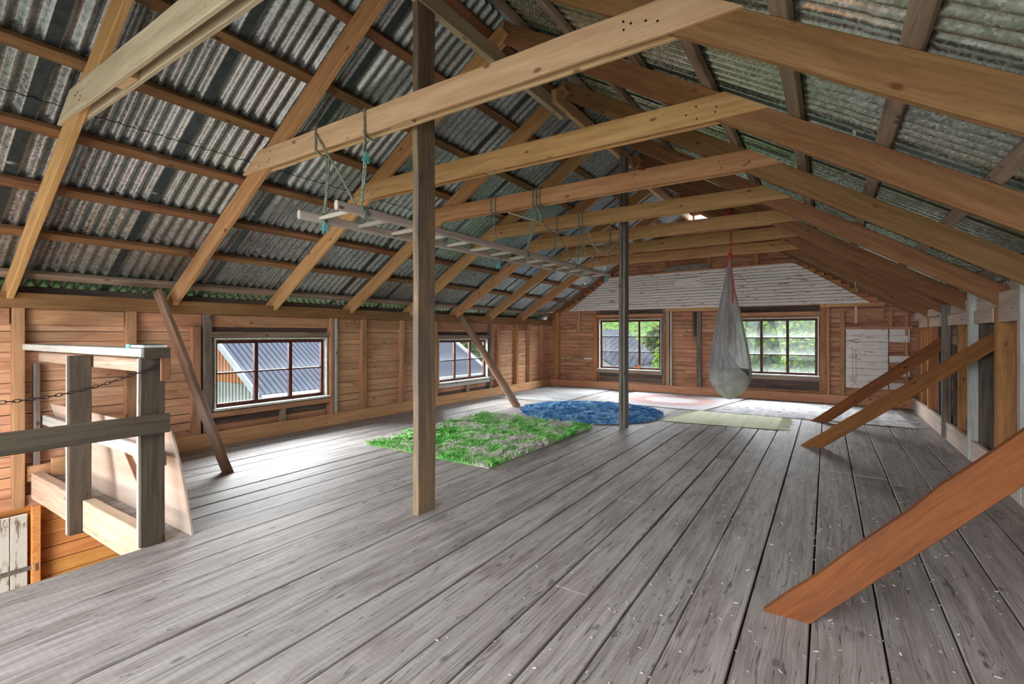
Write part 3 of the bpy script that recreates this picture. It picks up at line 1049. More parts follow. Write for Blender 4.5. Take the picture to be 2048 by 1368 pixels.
# upper gable framing seen between the collar boards
for x in (-4.6, -3.5, -2.45, -1.4, -0.4):
    zt = min(4.3, zr(x, 4.45))
    plank('wall_stud', (x, YF - 0.05, 3.05), (x, YF - 0.05, zt), 0.10, 0.09, 'stud_orange', wall_far, up=(1, 0, 0))
plank('girt_board', (-4.6, YF - 0.12, 3.62), (-0.9, YF - 0.12, 3.62), 0.09, 0.04, 'stud_orange', wall_far)
plank('patch_board', (-3.50, YF - 0.13, 3.16), (-2.45, YF - 0.13, 3.19), 0.15, 0.02, 'stud_grey', wall_far)
# stepped ends of the inner boarding beyond the white panel
for k in range(9):
    z = 2.20 + k * 0.098
    for s_ in (-1, 1):
        xe = (0.76 - 1.595 * (z - 2.17) + 0.17) if s_ > 0 else (-6.28 + 1.46 * (z - 2.17) - 0.12)
        xi = xe - s_ * 0.9
        if s_ < 0 and k in (3,):
            continue
        plank('step_board', (xi, YF - 0.09, z + 0.047), (xe, YF - 0.09, z + 0.047), 0.092, 0.03, 'siding_x' if False else 'stud_orange', wall_far)
# white painted trapezoid
bm = bmesh.new()
rs = random.Random(12)
zb_, zt_ = 2.17, 3.06
zz = zb_
k = 0
while zz < zt_ - 0.01:
    h = min(rs.uniform(0.062, 0.078), zt_ - zz)

    def ends(z):
        f = (z - zb_) / (zt_ - zb_)
        return (-6.28 + 1.30 * f, 0.76 - 1.42 * f)
    (a0, a1), (b0, b1) = ends(zz), ends(zz + h - 0.011)
    sp = rs.uniform(-4.5, -1.5)
    dy = rs.uniform(0, 0.003)
    dr = 0.0
    for (p, q, p2, q2) in ((a0, sp, b0, sp), (sp + 0.003, a1, sp + 0.003, b1)):
        # the boards rise slightly to the right end
        v = [(p, zz), (q, zz), (q2, zz + h - 0.011), (p2, zz + h - 0.011)]
        w1 = [bm.verts.new((x, YF - 0.125 - dy, z + 0.016 * (x + 6.3) * (z - zb_))) for x, z in v]
        w2 = [bm.verts.new((x, YF - 0.105, z + 0.016 * (x + 6.3) * (z - zb_))) for x, z in v]
        w = w1 + w2
        for f in ((0, 1, 2, 3), (7, 6, 5, 4), (0, 4, 5, 1), (1, 5, 6, 2), (2, 6, 7, 3), (3, 7, 4, 0)):
            bm.faces.new([w[i] for i in f])
    zz += h
pn = finish('painted_panel', bm, 'white', wall_far)
pn['label'] = 'peeling white trapezoid of boards above the windows'
plank('patch_board', (-3.27, YF - 0.140, 2.80), (-2.62, YF - 0.140, 2.84), 0.20, 0.012, 'white', wall_far, up=(0, 0, 1))['label'] = 'small white painted patch board'
plank('edge_board', (-5.0, YF - 0.115, 3.07), (-0.7, YF - 0.115, 3.125), 0.03, 0.05, 'stud', wall_far)
# white boards at the right of the far wall
for k in range(9):
    z = 0.36 + k * 0.14
    plank('wall_board', (0.34, YF - 0.08, z + 0.07), (1.06, YF - 0.08, z + 0.07), 0.136, 0.02, 'white', wall_far, seed=k + 50)['label'] = 'peeling white board'
for k in (0, 2, 4, 7, 8):
    z = 0.36 + k * 0.14
    plank('wall_board', (1.08, YF - 0.08, z + 0.07), (1.41, YF - 0.08, z + 0.07), 0.136, 0.02, 'white', wall_far, seed=k + 80)['label'] = 'peeling white board'
plank('wall_board', (0.4, YF - 0.06, 1.90), (1.0, YF - 0.06, 1.90), 0.3, 0.02, 'stud', wall_far)


# ---- windows --------------------------------------------------------------
def window(name, plane, coord, u0, u1, z0, z1, cols, rows, label, dusty, out):
    """plane 'x' (left wall, opens to -x) or 'y' (far wall, opens to +y)"""
    T = thing(name, (coord, (u0 + u1) / 2, z0) if plane == 'x' else ((u0 + u1) / 2, coord, z0), label, None, None, 'structure')

    def P(u, dpt, z):
        return (coord + out * dpt, u, z) if plane == 'x' else (u, coord + out * dpt, z)

    def bar(nm, ua, za, ub, zb, w, t, mat, dpt):
        upv = (0, 0, 1) if abs(ub - ua) > abs(zb - za) else ((0, 1, 0) if plane == 'x' else (1, 0, 0))
        return plank(nm, P(ua, dpt, za), P(ub, dpt, zb), w, t, mat, T, up=upv, wob=0.0005, ch=0.003)
    # white reveal boards
    bar('reveal', u0 + 0.012, z0, u0 + 0.012, z1, 0.022, 0.13, 'frame_w', 0.0)
    bar('reveal', u1 - 0.012, z0, u1 - 0.012, z1, 0.022, 0.13, 'frame_w', 0.0)
    bar('reveal', u0, z1 - 0.012, u1, z1 - 0.012, 0.022, 0.13, 'frame_w', 0.0)
    bar('sill', u0 - 0.02, z0 - 0.005, u1 + 0.02, z0 - 0.005, 0.03, 0.20, 'frame_w', -0.03)
    a, b, c, d_ = u0 + 0.024, u1 - 0.024, z0 + 0.012, z1 - 0.024
    fw = 0.05
    dp = 0.03
    bar('frame', a, c + fw / 2, b, c + fw / 2, fw, 0.05, 'frame', dp)
    bar('frame', a, d_ - fw / 2, b, d_ - fw / 2, fw, 0.05, 'frame', dp)
    bar('frame', a + fw / 2, c, a + fw / 2, d_, fw, 0.05, 'frame', dp)
    bar('frame', b - fw / 2, c, b - fw / 2, d_, fw, 0.05, 'frame', dp)
    ia, ib, ic, id_ = a + fw, b - fw, c + fw, d_ - fw
    bm = bmesh.new()
    uvl = bm.loops.layers.uv.new('UVMap')
    for i in range(1, cols):
        u = ia + (ib - ia) * i / cols
        bar('mullion', u, ic, u, id_, 0.055, 0.05, 'frame', dp)
    for j in range(1, rows):
        z = ic + (id_ - ic) * j / rows
        bar('glazing_bar', ia, z, ib, z, 0.022, 0.035, 'frame', dp)
    for i in range(cols):
        for j in range(rows):
            ua, ub = ia + (ib - ia) * i / cols, ia + (ib - ia) * (i + 1) / cols
            za, zb = ic + (id_ - ic) * j / rows, ic + (id_ - ic) * (j + 1) / rows
            for e in (0.0,):
                v = [bm.verts.new(P(*q)) for q in ((ua, dp + 0.005, za), (ub, dp + 0.005, za), (ub, dp + 0.005, zb), (ua, dp + 0.005, zb))]
                f = bm.faces.new(v)
                for lp, uv in zip(f.loops, ((0, 0), (1, 0), (1, 1), (0, 1))):
                    lp[uvl].uv = uv
    me = bpy.data.meshes.new('panes')
    bm.to_mesh(me)
    bm.free()
    link('panes', me, M['glass_dusty' if dusty else 'glass'], T)
    return T


window('window_1', 'x', XL, *WIN_L[0], 3, 2, 'six-pane window in the near left wall', False, -1)
window('window_2', 'x', XL, *WIN_L[1], 3, 2, 'six-pane window in the left wall behind the pole brace', False, -1)
window('window_3', 'y', YF, *WIN_F[0], 3, 3, 'nine-pane window at the left of the far wall', False, 1)
window('window_4', 'y', YF, *WIN_F[1], 3, 3, 'dusty nine-pane window behind the hanging chair', True, 1)

# small orange trinket on the sill of window_3
bm = bmesh.new()
rs = random.Random(3)
for k in range(9):
    an = k * 0.7
    c_ = Vector((-4.22 + 0.045 * math.cos(an), YF - 0.12, 0.635 + 0.03 * math.sin(an)))
    bmesh.ops.create_icosphere(bm, subdivisions=1, radius=0.02, matrix=Matrix.Translation(c_))
tagt(finish('ornament', bm, 'flower', origin=(-4.22, YF - 0.12, 0.6)), 'small orange ornament on the far left window sill', 'ornament')

# ---- stair opening: curb and railing ------------------------------------------
C = thing('stair_curb', (-5.5, 1.48, 0), 'pale squared timber curb along the back of the stair opening', 'curb')
plank('curb_beam', (-6.84, 1.485, -0.055), (-5.40, 1.485, -0.055), 0.265, 0.085, 'curb', C)
plank('curb_beam', (-5.33, 1.485, -0.055), (-4.07, 1.485, -0.055), 0.265, 0.085, 'curb', C)
R_ = thing('stair_railing', (-4.04, 1.47, 0), 'weathered plank railing with chain hooks around the stair opening', 'railing')
plank('post', (-4.04, 1.475, 0), (-4.04, 1.475, 1.34), 0.15, 0.042, 'rail_dark', R_, up=(0, 1, 0))
plank('post', (-5.37, 1.43, -0.20), (-5.37, 1.43, 1.32), 0.15, 0.06, 'rail_dark', R_, up=(0, 1, 0))
plank('end_strip', (-4.068, 1.405, 0.0), (-4.068, 1.405, 1.33), 0.012, 0.03, 'rail', R_, up=(0, 1, 0))['label'] = 'pale sawn edge of the dark post'
plank('end_strip', (-5.405, 1.36, -0.20), (-5.405, 1.36, 1.32), 0.012, 0.03, 'rail', R_, up=(0, 1, 0))['label'] = 'pale sawn edge of the dark post'
plank('top_rail', (-6.93, 1.47, 1.372), (-3.97, 1.47, 1.372), 0.060, 0.17, 'rail', R_)
plank('end_plate', (-3.965, 1.40, 1.37), (-3.965, 1.56, 1.37), 0.075, 0.016, 'rail_dark', R_)
plank('end_plate', (-3.975, 1.535, 1.17), (-3.975, 1.535, 1.33), 0.06, 0.016, 'batten', R_, up=(0, 1, 0))['label'] = 'small brown block on the dark post'
plank('under_rail', (-6.95, 1.535, 1.265), (-4.06, 1.535, 1.265), 0.10, 0.03, 'curb', R_)
plank('middle_rail', (-6.95, 1.56, 0.60), (-4.06, 1.56, 0.59), 0.10, 0.03, 'rail', R_)
tagt(plank('guard_board', (-3.965, 1.555, 0.868), (-3.965, -0.6, 0.868), 0.135, 0.03, 'rail_dark'), 'dark horizontal guard board nailed across the left foreground', 'board')
plank('post', (-4.04, -0.55, 0), (-4.04, -0.55, 1.0), 0.12, 0.06, 'rail_dark', R_, up=(0, 1, 0))
# chain
bm = bmesh.new()
cp = curve_pts([(-4.0, 1.50, 1.285), (-4.0, 1.40, 1.24), (-4.0, 1.13, 1.155), (-4.0, 0.86, 1.112), (-4.0, 0.55, 1.11), (-4.0, 0.0, 1.14), (-4.0, -0.52, 1.0)], 110)
acc = 0
k = 0
pts = [cp[0]]
for p in cp[1:]:
    if (p - pts[-1]).length >= 0.028:
        pts.append(p)
for i in range(len(pts) - 1):
    c_ = (pts[i] + pts[i + 1]) / 2
    t_ = (pts[i + 1] - pts[i]).normalized()
    s1 = Vector((1, 0, 0)) if i % 2 == 0 else t_.cross(Vector((1, 0, 0))).normalized()
    ring = []
    for q in range(10):
        an = 2 * math.pi * q / 10
        ring.append(c_ + t_ * math.cos(an) * 0.020 + s1 * math.sin(an) * 0.009)
    tube_bm(bm, ring, 0.0028, 5, closed=True)
tagt(finish('chain', bm, 'chain', smooth=True, origin=(-4.0, 0.86, 1.11)), 'thin rusty chain sagging across the stair opening', 'chain')
# leaning plywood
bm = bmesh.new()
cor = [(-6.60, 1.70, 0.0), (-3.96, 1.70, 0.0), (-4.05, 1.60, 0.79), (-6.90, 1.60, 0.77)]
nx = 12
for dy in (0.0, 0.012):
    pass
vs = []
for dy in (0.0, 0.014):
    row = []
    for i in range(nx + 1):
        f = i / nx
        lo = Vector(cor[0]).lerp(Vector(cor[1]), f)
        hi = Vector(cor[3]).lerp(Vector(cor[2]), f)
        col_ = []
        for j in range(7):
            p = lo.lerp(hi, j / 6)
            p.y += dy + 0.012 * math.sin(j / 6 * math.pi)
            col_.append(bm.verts.new(p))
        row.append(col_)
    vs.append(row)
for i in range(nx):
    for j in range(6):
        bm.faces.new((vs[0][i][j], vs[0][i + 1][j], vs[0][i + 1][j + 1], vs[0][i][j + 1]))
        bm.faces.new((vs[1][i][j], vs[1][i][j + 1], vs[1][i + 1][j + 1], vs[1][i + 1][j]))
for i in range(nx):
    for j in (0, 6):
        bm.faces.new((vs[0][i][j], vs[1][i][j], vs[1][i + 1][j], vs[0][i + 1][j]))
for j in range(6):
    for i in (0, nx):
        bm.faces.new((vs[0][i][j], vs[0][i][j + 1], vs[1][i][j + 1], vs[1][i][j]))
PLY = tagt(finish('plywood_sheet', bm, 'ply', origin=(-5.3, 1.7, 0)), 'thin plywood sheet leaning against the back of the stair railing', 'plywood')
st = plank('slant_strip', (-4.55, 1.688, 0.012), (-5.10, 1.602, 0.72), 0.045, 0.012, 'batten', PLY, up=(0, 1, 0))  # thin brown strip slanting across the sheet
st['label'] = 'slanting brown strip'
# notebook on the railing
B = thing('book', (-4.0, 1.47, 1.403), 'dark book with a teal spine end lying on the railing corner', 'book')
for nm, z, h, m_ in (('cover', 1.405, 0.004, 'book_cover'), ('pages', 1.416, 0.018, 'paper'), ('cover', 1.427, 0.004, 'book_cover')):
    bm = bmesh.new()
    box_bm(bm, -4.20, -3.985, 1.40 if nm == 'cover' else 1.405, 1.55, z - h / 2, z + h / 2)
    finish(nm, bm, m_, B, origin=(-4.1, 1.47, z))
bm = bmesh.new()
box_bm(bm, -4.26, -4.20, 1.395, 1.55, 1.403, 1.43)
finish('spine', bm, 'book_teal', B, origin=(-4.2, 1.47, 1.41))['label'] = 'pale teal spine strip'

# lower storey door
D_ = thing('door_1', (-6.97, 0.9, -2.7), 'whitewashed plank door of the storey below', None, None, 'structure')
for k in range(7):
    y = 1.44 - 0.13 * (k + 0.5)
    plank('door_plank', (-6.97, y, -2.7), (-6.97, y, -0.365), 0.126, 0.03, 'white_door', D_, up=(0, 1, 0), seed=k)
plank('strap_hinge', (-6.945, 0.55, -0.93), (-6.945, 1.50, -0.93), 0.045, 0.008, 'hinge', D_)
plank('hinge_pin', (-6.935, 1.50, -0.97), (-6.935, 1.50, -0.89), 0.03, 0.03, 'hinge', D_, up=(0, 1, 0))
tagt(plank('trim_6', (-6.95, 1.50, -2.7), (-6.95, 1.50, -0.28), 0.07, 0.05, 'siding_low', up=(0, 1, 0)), 'door jamb of the storey below', kind='structure')
tagt(plank('trim_7', (-6.94, YB, -0.22), (-6.94, 1.60, -0.22), 0.12, 0.08, 'stud'), 'sill beam between the storeys at the left wall', kind='structure')
tagt(plank('trim_8', (-6.93, 1.42, 0.06), (-6.93, 2.6, 0.06), 0.16, 0.07, 'stud'), 'short sill board at the left wall', kind='structure')

# ---- ladder ---------------------------------------------------------------
LZ = 2.555
L_ = thing('ladder', (-3.6, 2.5, LZ), 'long grey wooden ladder slung flat from the collar boards by ropes', 'ladder')
ra0, ra1 = Vector((-3.885, 2.52, LZ)), Vector((-3.575, 8.27, LZ))
rb0, rb1 = Vector((-3.345, 2.50, LZ)), Vector((-3.245, 8.12, LZ))


def rail(a, b, seed):
    bm = bmesh.new()
    m = basis(a, b, (0, 0, 1))
    L = (b - a).length
    n = 24
    rs = random.Random(seed)
    rings = []
    for i in range(n + 1):
        f = i / n
        s_ = 1 - 0.12 * f
        r = []
        for k in range(12):
            an = 2 * math.pi * k / 12
            # half round with flat inner side
            y = 0.032 * math.cos(an) * s_
            z = 0.042 * math.sin(an) * s_
            y = max(-0.024, min(0.024, y))
            r.append(bm.verts.new((L * f, y + rs.uniform(-.001, .001), z)))
        rings.append(r)
    for i in range(n):
        for k in range(12):
            bm.faces.new((rings[i][k], rings[i][(k + 1) % 12], rings[i + 1][(k + 1) % 12], rings[i + 1][k]))
    bm.faces.new(rings[0])
    bm.faces.new(list(reversed(rings[-1])))
    bmesh.ops.recalc_face_normals(bm, faces=bm.faces[:])
    me = bpy.data.meshes.new('rail')
    bm.to_mesh(me)
    bm.free()
    return link('rail', me, M['ladder'], L_, m)


rail(ra0, ra1, 1)
rail(rb0, rb1, 2)
nr = 14
for i in range(nr):
    f = (0.19 + i * 0.415) / 5.75
    a = ra0.lerp(ra1, f)
    b = rb0.lerp(rb1, f)
    bm = bmesh.new()
    dd = (b - a).normalized()
    m = basis(a - dd * 0.02, b + dd * 0.02, (0, 0, 1))
    L = (b - a).length + 0.04
    tube_bm(bm, [(L * q / 6, 0, 0) for q in range(7)], 0.021, 8, taper=lambda t: 0.75 + 0.35 * math.sin(math.pi * t))
    me = bpy.data.meshes.new('rung')
    bm.to_mesh(me)
    bm.free()
    for p in me.polygons:
        p.use_smooth = True
    link('rung', me, M['rung'], L_, m)
    # peg ends on the outer rail
    bm = bmesh.new()
    pe = b + dd * 0.021
    tube_bm(bm, [pe - dd * 0.004, pe + dd * 0.002], 0.009, 6)
    finish('peg', bm, 'nail', L_, origin=pe)


# ---- ropes ------------------------------------------------------------------
def rope(name, paths, label, mat='rope', r=0.009, par=None, cat='rope', group=None, tassel=None, origin=None):
    T = thing(name, origin or paths[0][0], label, cat, group)
    for k, pth in enumerate(paths):
        rr = r
        mm = mat
        if isinstance(pth, tuple) and isinstance(pth[0], str):
            mm, rr, pth = pth
        bm = bmesh.new()
        tube_bm(bm, curve_pts(pth, max(8, 6 * len(pth))), rr, 7)
        finish('strand', bm, mm, T, smooth=True, origin=pth[0])
    if tassel:
        bm = bmesh.new()
        rs = random.Random(5)
        for q in range(26):
            c0 = Vector(tassel)
            e = c0 + Vector((rs.uniform(-.03, .03), rs.uniform(-.03, .03), -rs.uniform(.07, .11)))
            tube_bm(bm, [c0, c0.lerp(e, 0.5) + Vector((rs.uniform(-.008, .008), 0, 0)), e], 0.004, 4)
        finish('frayed_end', bm, 'rope_teal', T, origin=tassel)['label'] = 'frayed teal rope end'
    return T


def loop_over(x, yf, top=3.385, bot=3.175, dx=0.0):
    y0, y1 = yf - 0.045, yf + 0.095
    return [(x, y0, bot), (x, y0, (top + bot) / 2), (x, y0, top - 0.01), (x + dx * .3, y0 + 0.03, top + 0.012), (x + dx * .7, y1 - 0.03, top + 0.012), (x + dx, y1, top - 0.01), (x + dx, y1, bot), (x + dx * .5, (y0 + y1) / 2, bot - 0.02), (x, y0, bot)]


def tie(p, r=0.045):
    out = []
    for q in range(9):
        an = 2 * math.pi * q / 8
        out.append((p[0] + 0.032 * math.cos(an), p[1] + 0.004 * q - 0.015, p[2] + r * math.sin(an)))
    return out


Ra = lambda y: ra0.lerp(ra1, (y - ra0.y) / (ra1.y - ra0.y))
Rb = lambda y: rb0.lerp(rb1, (y - rb0.y) / (rb1.y - rb0.y))
a_, b_ = Ra(2.74), Rb(2.76)
rope('rope', [loop_over(-3.90, 2.74), [(-3.87, 2.79, 3.15), (-3.86, 2.78, 2.85), (a_.x, 2.76, LZ + 0.05)], [(-3.845, 2.80, 3.15), (-3.84, 2.78, 2.85), (a_.x + 0.015, 2.76, LZ + 0.05)], tie(a_), tie((a_.x, a_.y + 0.02, a_.z)),
              [(-3.90, 2.69, 3.33), (-3.60, 2.70, 2.95), (b_.x - 0.04, 2.72, LZ + 0.06)]],
     'rope on the nearest ladder end, looped left on the collar with a diagonal strand', group='ropes holding the ladder', tassel=(a_.x + 0.05, 2.74, LZ - 0.03))
rope('rope', [loop_over(-3.235, 2.74), [(-3.23, 2.70, 3.17), (-3.225, 2.70, 3.10), (-3.24, 2.71, 3.03)], ('rope', 0.011, [(-3.235, 2.69, 3.20), (-3.215, 2.685, 3.12), (-3.235, 2.69, 3.05), (-3.225, 2.70, 3.0)]),
              [(-3.26, 2.72, 3.05), (-3.275, 2.72, 2.85), (b_.x, 2.74, LZ + 0.04)], [(-3.24, 2.72, 3.05), (-3.25, 2.72, 2.85), (b_.x + 0.015, 2.74, LZ + 0.04)], tie(b_), tie((b_.x, b_.y + 0.02, b_.z)), tie((b_.x, b_.y + 0.04, b_.z))],
     'rope with a bushy teal end between collar and nearest ladder rail', group='ropes holding the ladder', tassel=(-3.22, 2.70, 3.03))
a4 = Ra(5.38)
rope('rope', [loop_over(-3.87, 5.43), loop_over(-3.80, 5.43), [(-3.80, 5.36, 3.15), (-3.78, 5.36, 2.9), (a4.x, 5.37, LZ)], tie(a4)],
     'straight single rope to the ladder middle, first loop on its collar', group='ropes holding the ladder', tassel=(a4.x + 0.01, 5.36, LZ - 0.06))
b4 = Rb(5.36)
rope('rope', [loop_over(-3.20, 5.43), loop_over(-3.15, 5.43), loop_over(-3.10, 5.43), ('rope', 0.014, [(-3.14, 5.36, 3.16), (-3.10, 5.35, 3.10), (-3.07, 5.35, 3.04), (-3.06, 5.36, 2.92)]),
              [(-3.16, 5.36, 3.12), (-3.19, 5.36, 2.9), (b4.x + 0.01, 5.36, LZ + 0.04)], [(-3.14, 5.36, 3.12), (-3.16, 5.36, 2.9), (b4.x + 0.03, 5.36, LZ + 0.04)], tie(b4), tie((b4.x, b4.y + 0.03, b4.z)),
              ('rope', 0.007, [(-3.06, 5.38, 2.95), (-3.15, 5.9, 2.8), (Ra(6.6).x, 6.6, LZ + 0.03)])],
     'knotted bundle of ropes looped three times, holding the ladder middle', group='ropes holding the ladder')
a5, b5 = Ra(6.75), Rb(6.75)
rope('rope', [loop_over(-3.60, 6.85), [(-3.60, 6.80, 3.16), (-3.62, 6.79, 2.85), (a5.x, 6.76, LZ + 0.03)], tie(a5)],
     'rope slanting to the rear ladder rail left of the doubled rope loop', group='ropes holding the ladder')
rope('rope', [loop_over(-3.22, 6.85), loop_over(-3.16, 6.85), [(-3.21, 6.80, 3.16), (-3.23, 6.79, 2.85), (b5.x, 6.76, LZ + 0.03)], [(-3.15, 6.80, 3.16), (-3.16, 6.79, 2.85), (b5.x + 0.03, 6.78, LZ + 0.03)], tie(b5), tie((b5.x, b5.y + 0.03, b5.z)),
              [(-3.16, 6.79, 3.1), (-3.13, 6.80, 2.9), (-3.11, 6.80, 2.72)], [(-3.62, 6.85, 2.99 + .15), (-3.4, 6.8, 2.8), (b5.x - 0.02, 6.78, LZ + 0.05)]],
     'doubled rope loop with a hanging knot above the far third of the ladder', group='ropes holding the ladder')
b6, a6 = Rb(8.0), Ra(8.1)
rope('rope', [loop_over(-3.27, 8.27), [(-3.27, 8.22, 3.16), (-3.25, 8.12, 2.85), (b6.x, 8.02, LZ + 0.03)], tie(b6), tie(a6), [(a6.x, a6.y, a6.z + 0.04), (-3.56, 8.2, 3.0), (-3.55, 8.22, 3.18)]],
     'rope tying the far ladder end to its collar', group='ropes holding the ladder', tassel=(b6.x, 8.0, LZ - 0.02))
tagt(rope('cord', [[(-3.68, 5.52, 3.18), (-3.4, 5.9, 3.08), (-3.45, 6.5, 3.06), (-3.42, 6.79, 3.16)]], 'white cord sagging between two collars above the ladder', 'cord', 0.008, cat='cord'))
tagt(rope('cord', [[(-3.12, 6.95, 3.1), (-3.2, 7.4, 2.93), (-3.22, 7.9, 2.93), (-3.12, 8.22, 3.15)]], 'white cord sagging above the far ladder end', 'cord', 0.008, cat='cord'))

# black wire stapled in ripples under the left slope
bm = bmesh.new()
pts = []
for i in range(160):
    y = -0.5 + i * 0.035
    x = -5.05 + 0.02 * (i / 160)
    z = zr(x, ZS - 0.026) - 0.004
    ph = (y % 0.105) / 0.105
    pts.append((x + 0.008 * math.sin(y * 21), y, z - 0.004 + 0.006 * math.sin(ph * 6.28)))
tube_bm(bm, pts, 0.004, 5)
tagt(finish('wire', bm, 'wire', smooth=True, origin=(-5.05, 1.5, 3.3)), 'thin black wire rippling along the corrugated steel at the upper left', 'wire')

# ---- hanging chair -----------------------------------------------------------
HX, HY = -1.475, 9.50
H = thing('hanging_chair', (HX, HY, 0.32), 'grey fabric hanging cocoon chair on a red cord before the dusty window', 'hanging chair')
prof = [(2.93, 0.018, 0.02), (2.80, 0.035, 0.03), (2.60, 0.06, 0.045), (2.35, 0.095, 0.07), (2.13, 0.14, 0.10), (1.85, 0.195, 0.15), (1.55, 0.25, 0.20),
        (1.25, 0.30, 0.26), (1.00, 0.34, 0.32), (0.85, 0.355, 0.34), (0.70, 0.345, 0.34), (0.55, 0.29, 0.29), (0.42, 0.19, 0.20), (0.35, 0.09, 0.10), (0.325, 0.02, 0.02)]


def prof_at(z):
    for i in range(len(prof) - 1):
        z0, a0, b0 = prof[i]
        z1, a1, b1 = prof[i + 1]
        if z1 <= z <= z0:
            f = (z0 - z) / (z0 - z1)
            f2 = f * f * (3 - 2 * f) * 0.35 + f * 0.65
            return a0 + (a1 - a0) * f2, b0 + (b1 - b0) * f2
    return prof[-1][1:]


NT, NZ = 120, 90


def shell(keep, zlo, zhi, scale=1.0, fold=1.0, nz=NZ):
    bm = bmesh.new()
    g = {}
    for j in range(nz + 1):
        z = zhi + (zlo - zhi) * j / nz
        rx, ry = prof_at(z)
        cx_ = HX - 0.02 * (2.9 - z) / 2.6 + 0.015 * math.sin(z * 2)
        for i in range(NT):
            th = 2 * math.pi * i / NT
            fd = 0.06 * fold * min(1, max(0.0, (z - 0.7) / 0.8)) * (math.sin(th * 11 + z * 0.6) * 0.6 + math.sin(th * 23 + 1.3 + z) * 0.4)
            fd += 0.012 * math.sin(th * 7 + z * 9) * (1 if z < 0.9 else 0)
            k_ = (1 + fd) * scale
            g[i, j] = bm.verts.new((cx_ + rx * k_ * math.cos(th), HY + ry * k_ * math.sin(th), z))
    for j in range(nz):
        z = zhi + (zlo - zhi) * (j + 0.5) / nz
        for i in range(NT):
            th = 2 * math.pi * (i + 0.5) / NT
            if keep(th, z):
                bm.faces.new((g[i, j], g[(i + 1) % NT, j], g[(i + 1) % NT, j + 1], g[i, j + 1]))
    for v in [v for v in bm.verts if not v.link_faces]:
        bm.verts.remove(v)
    return bm


def opening(th, z):
    """true inside the front opening (front = -y)"""
    if math.sin(th) > -0.05:
        return False
    u = math.cos(th)
    if z > 2.35:
        return False
    left = 0.02 + 0.10 * max(0, (1.3 - z)) + 0.0
    if u < left or u > 0.93:
        return False
    rim = 1.22 - 0.50 * (u - 0.0) ** 0.8 if u > 0 else 9
    return z > rim - 0.0


bm = shell(lambda th, z: not opening(th, z), 0.86, 2.93)
finish('canopy', bm, 'fabric', H, smooth=True, origin=(HX, HY, 1.5))['label'] = 'gathered translucent grey fabric'
bm = shell(lambda th, z: not opening(th, z), 0.325, 0.875, 1.012, nz=36)
finish('pouch', bm, 'fabric_pouch', H, smooth=True, origin=(HX, HY, 0.5))['label'] = 'denser grey seat pouch'
# cushion inside
bm = bmesh.new()
bmesh.ops.create_icosphere(bm, subdivisions=4, radius=1.0, matrix=Matrix.Translation((HX + 0.03, HY + 0.03, 0.62)) @ Matrix.Diagonal((0.27, 0.26, 0.21, 1)))
finish('cushion', bm, 'rail_dark' if False else 'wire', H, smooth=True, origin=(HX, HY, 0.6))['label'] = 'dark cushion inside the pouch'
# hem
bm = bmesh.new()
pts = []
for q in range(25):
    th = math.acos(0.02 + 0.91 * q / 24)
    u = math.cos(th)
    z = max(0.70, 1.22 - 0.50 * u ** 0.8)
    rx, ry = prof_at(z)
    pts.append((HX - 0.02 * (2.9 - z) / 2.6 + 0.015 * math.sin(z * 2) + rx * 1.02 * u, HY - ry * 1.02 * math.sin(th), z))
pts = [(HX - 0.0, HY - 0.12, 2.3), (HX - 0.005, HY - 0.17, 1.9), (HX - 0.005, HY - 0.235, 1.55)] + pts
tube_bm(bm, curve_pts(pts, 80), 0.010, 6)
finish('hem', bm, 'fabric_pouch', H, smooth=True, origin=(HX, HY, 1.0))
bm = bmesh.new()
for k in range(2):
    tube_bm(bm, [(HX + 0.01 + k * 0.012, HY, 2.90), (HX + 0.003 + k * 0.010, HY, 3.3), (HX - 0.02 + k * 0.012, HY, 3.70)], 0.007, 6)
finish('cord', bm, 'cord_red', H, smooth=True, origin=(HX, HY, 3.0))['label'] = 'thin red cord'
for zc, s_ in ((3.70, 0.05), (2.93, 0.045)):
    bm = bmesh.new()
    rs = random.Random(int(zc * 100))
    for q in range(7):
        c0 = Vector((HX - (0.03 if zc > 3 else 0.0) + rs.uniform(-.02, .02), HY + rs.uniform(-.02, .02), zc + rs.uniform(-.04, .04)))
        rg = []
        ax = Vector((rs.uniform(-1, 1), rs.uniform(-1, 1), rs.uniform(-1, 1))).normalized()
        t1 = ax.orthogonal().normalized()
        t2 = ax.cross(t1)
        for w in range(10):
            an = 2 * math.pi * w / 10
            rg.append(c0 + t1 * math.cos(an) * s_ + t2 * math.sin(an) * s_ * 0.7)
        tube_bm(bm, rg, 0.011, 6, closed=True)
    finish('knot', bm, 'cord_red', H, smooth=True, origin=(HX, HY, zc))['label'] = 'red cord knot'
bm = bmesh.new()
for k in range(3):
    tube_bm(bm, curve_pts([(HX + 0.02, HY - 0.05, 2.88), (HX + 0.045 + k * 0.006, HY - 0.09, 2.5), (HX + 0.055 + k * 0.01, HY - 0.13, 2.06)], 10), 0.009, 5)
finish('tail', bm, 'cord_red', H, smooth=True, origin=(HX, HY, 2.5))['label'] = 'hanging red cord tail'
bm = bmesh.new()
for k in range(3):
    tube_bm(bm, curve_pts([(HX - 0.02, HY - 0.04, 2.9), (HX - 0.045 - k * 0.01, HY - 0.05, 2.82), (HX - 0.04 - k * 0.01, HY - 0.05, 2.72)], 8), 0.010, 5)
finish('tail', bm, 'cord_red', H, smooth=True, origin=(HX, HY, 2.5))['label'] = 'hanging red cord tail'

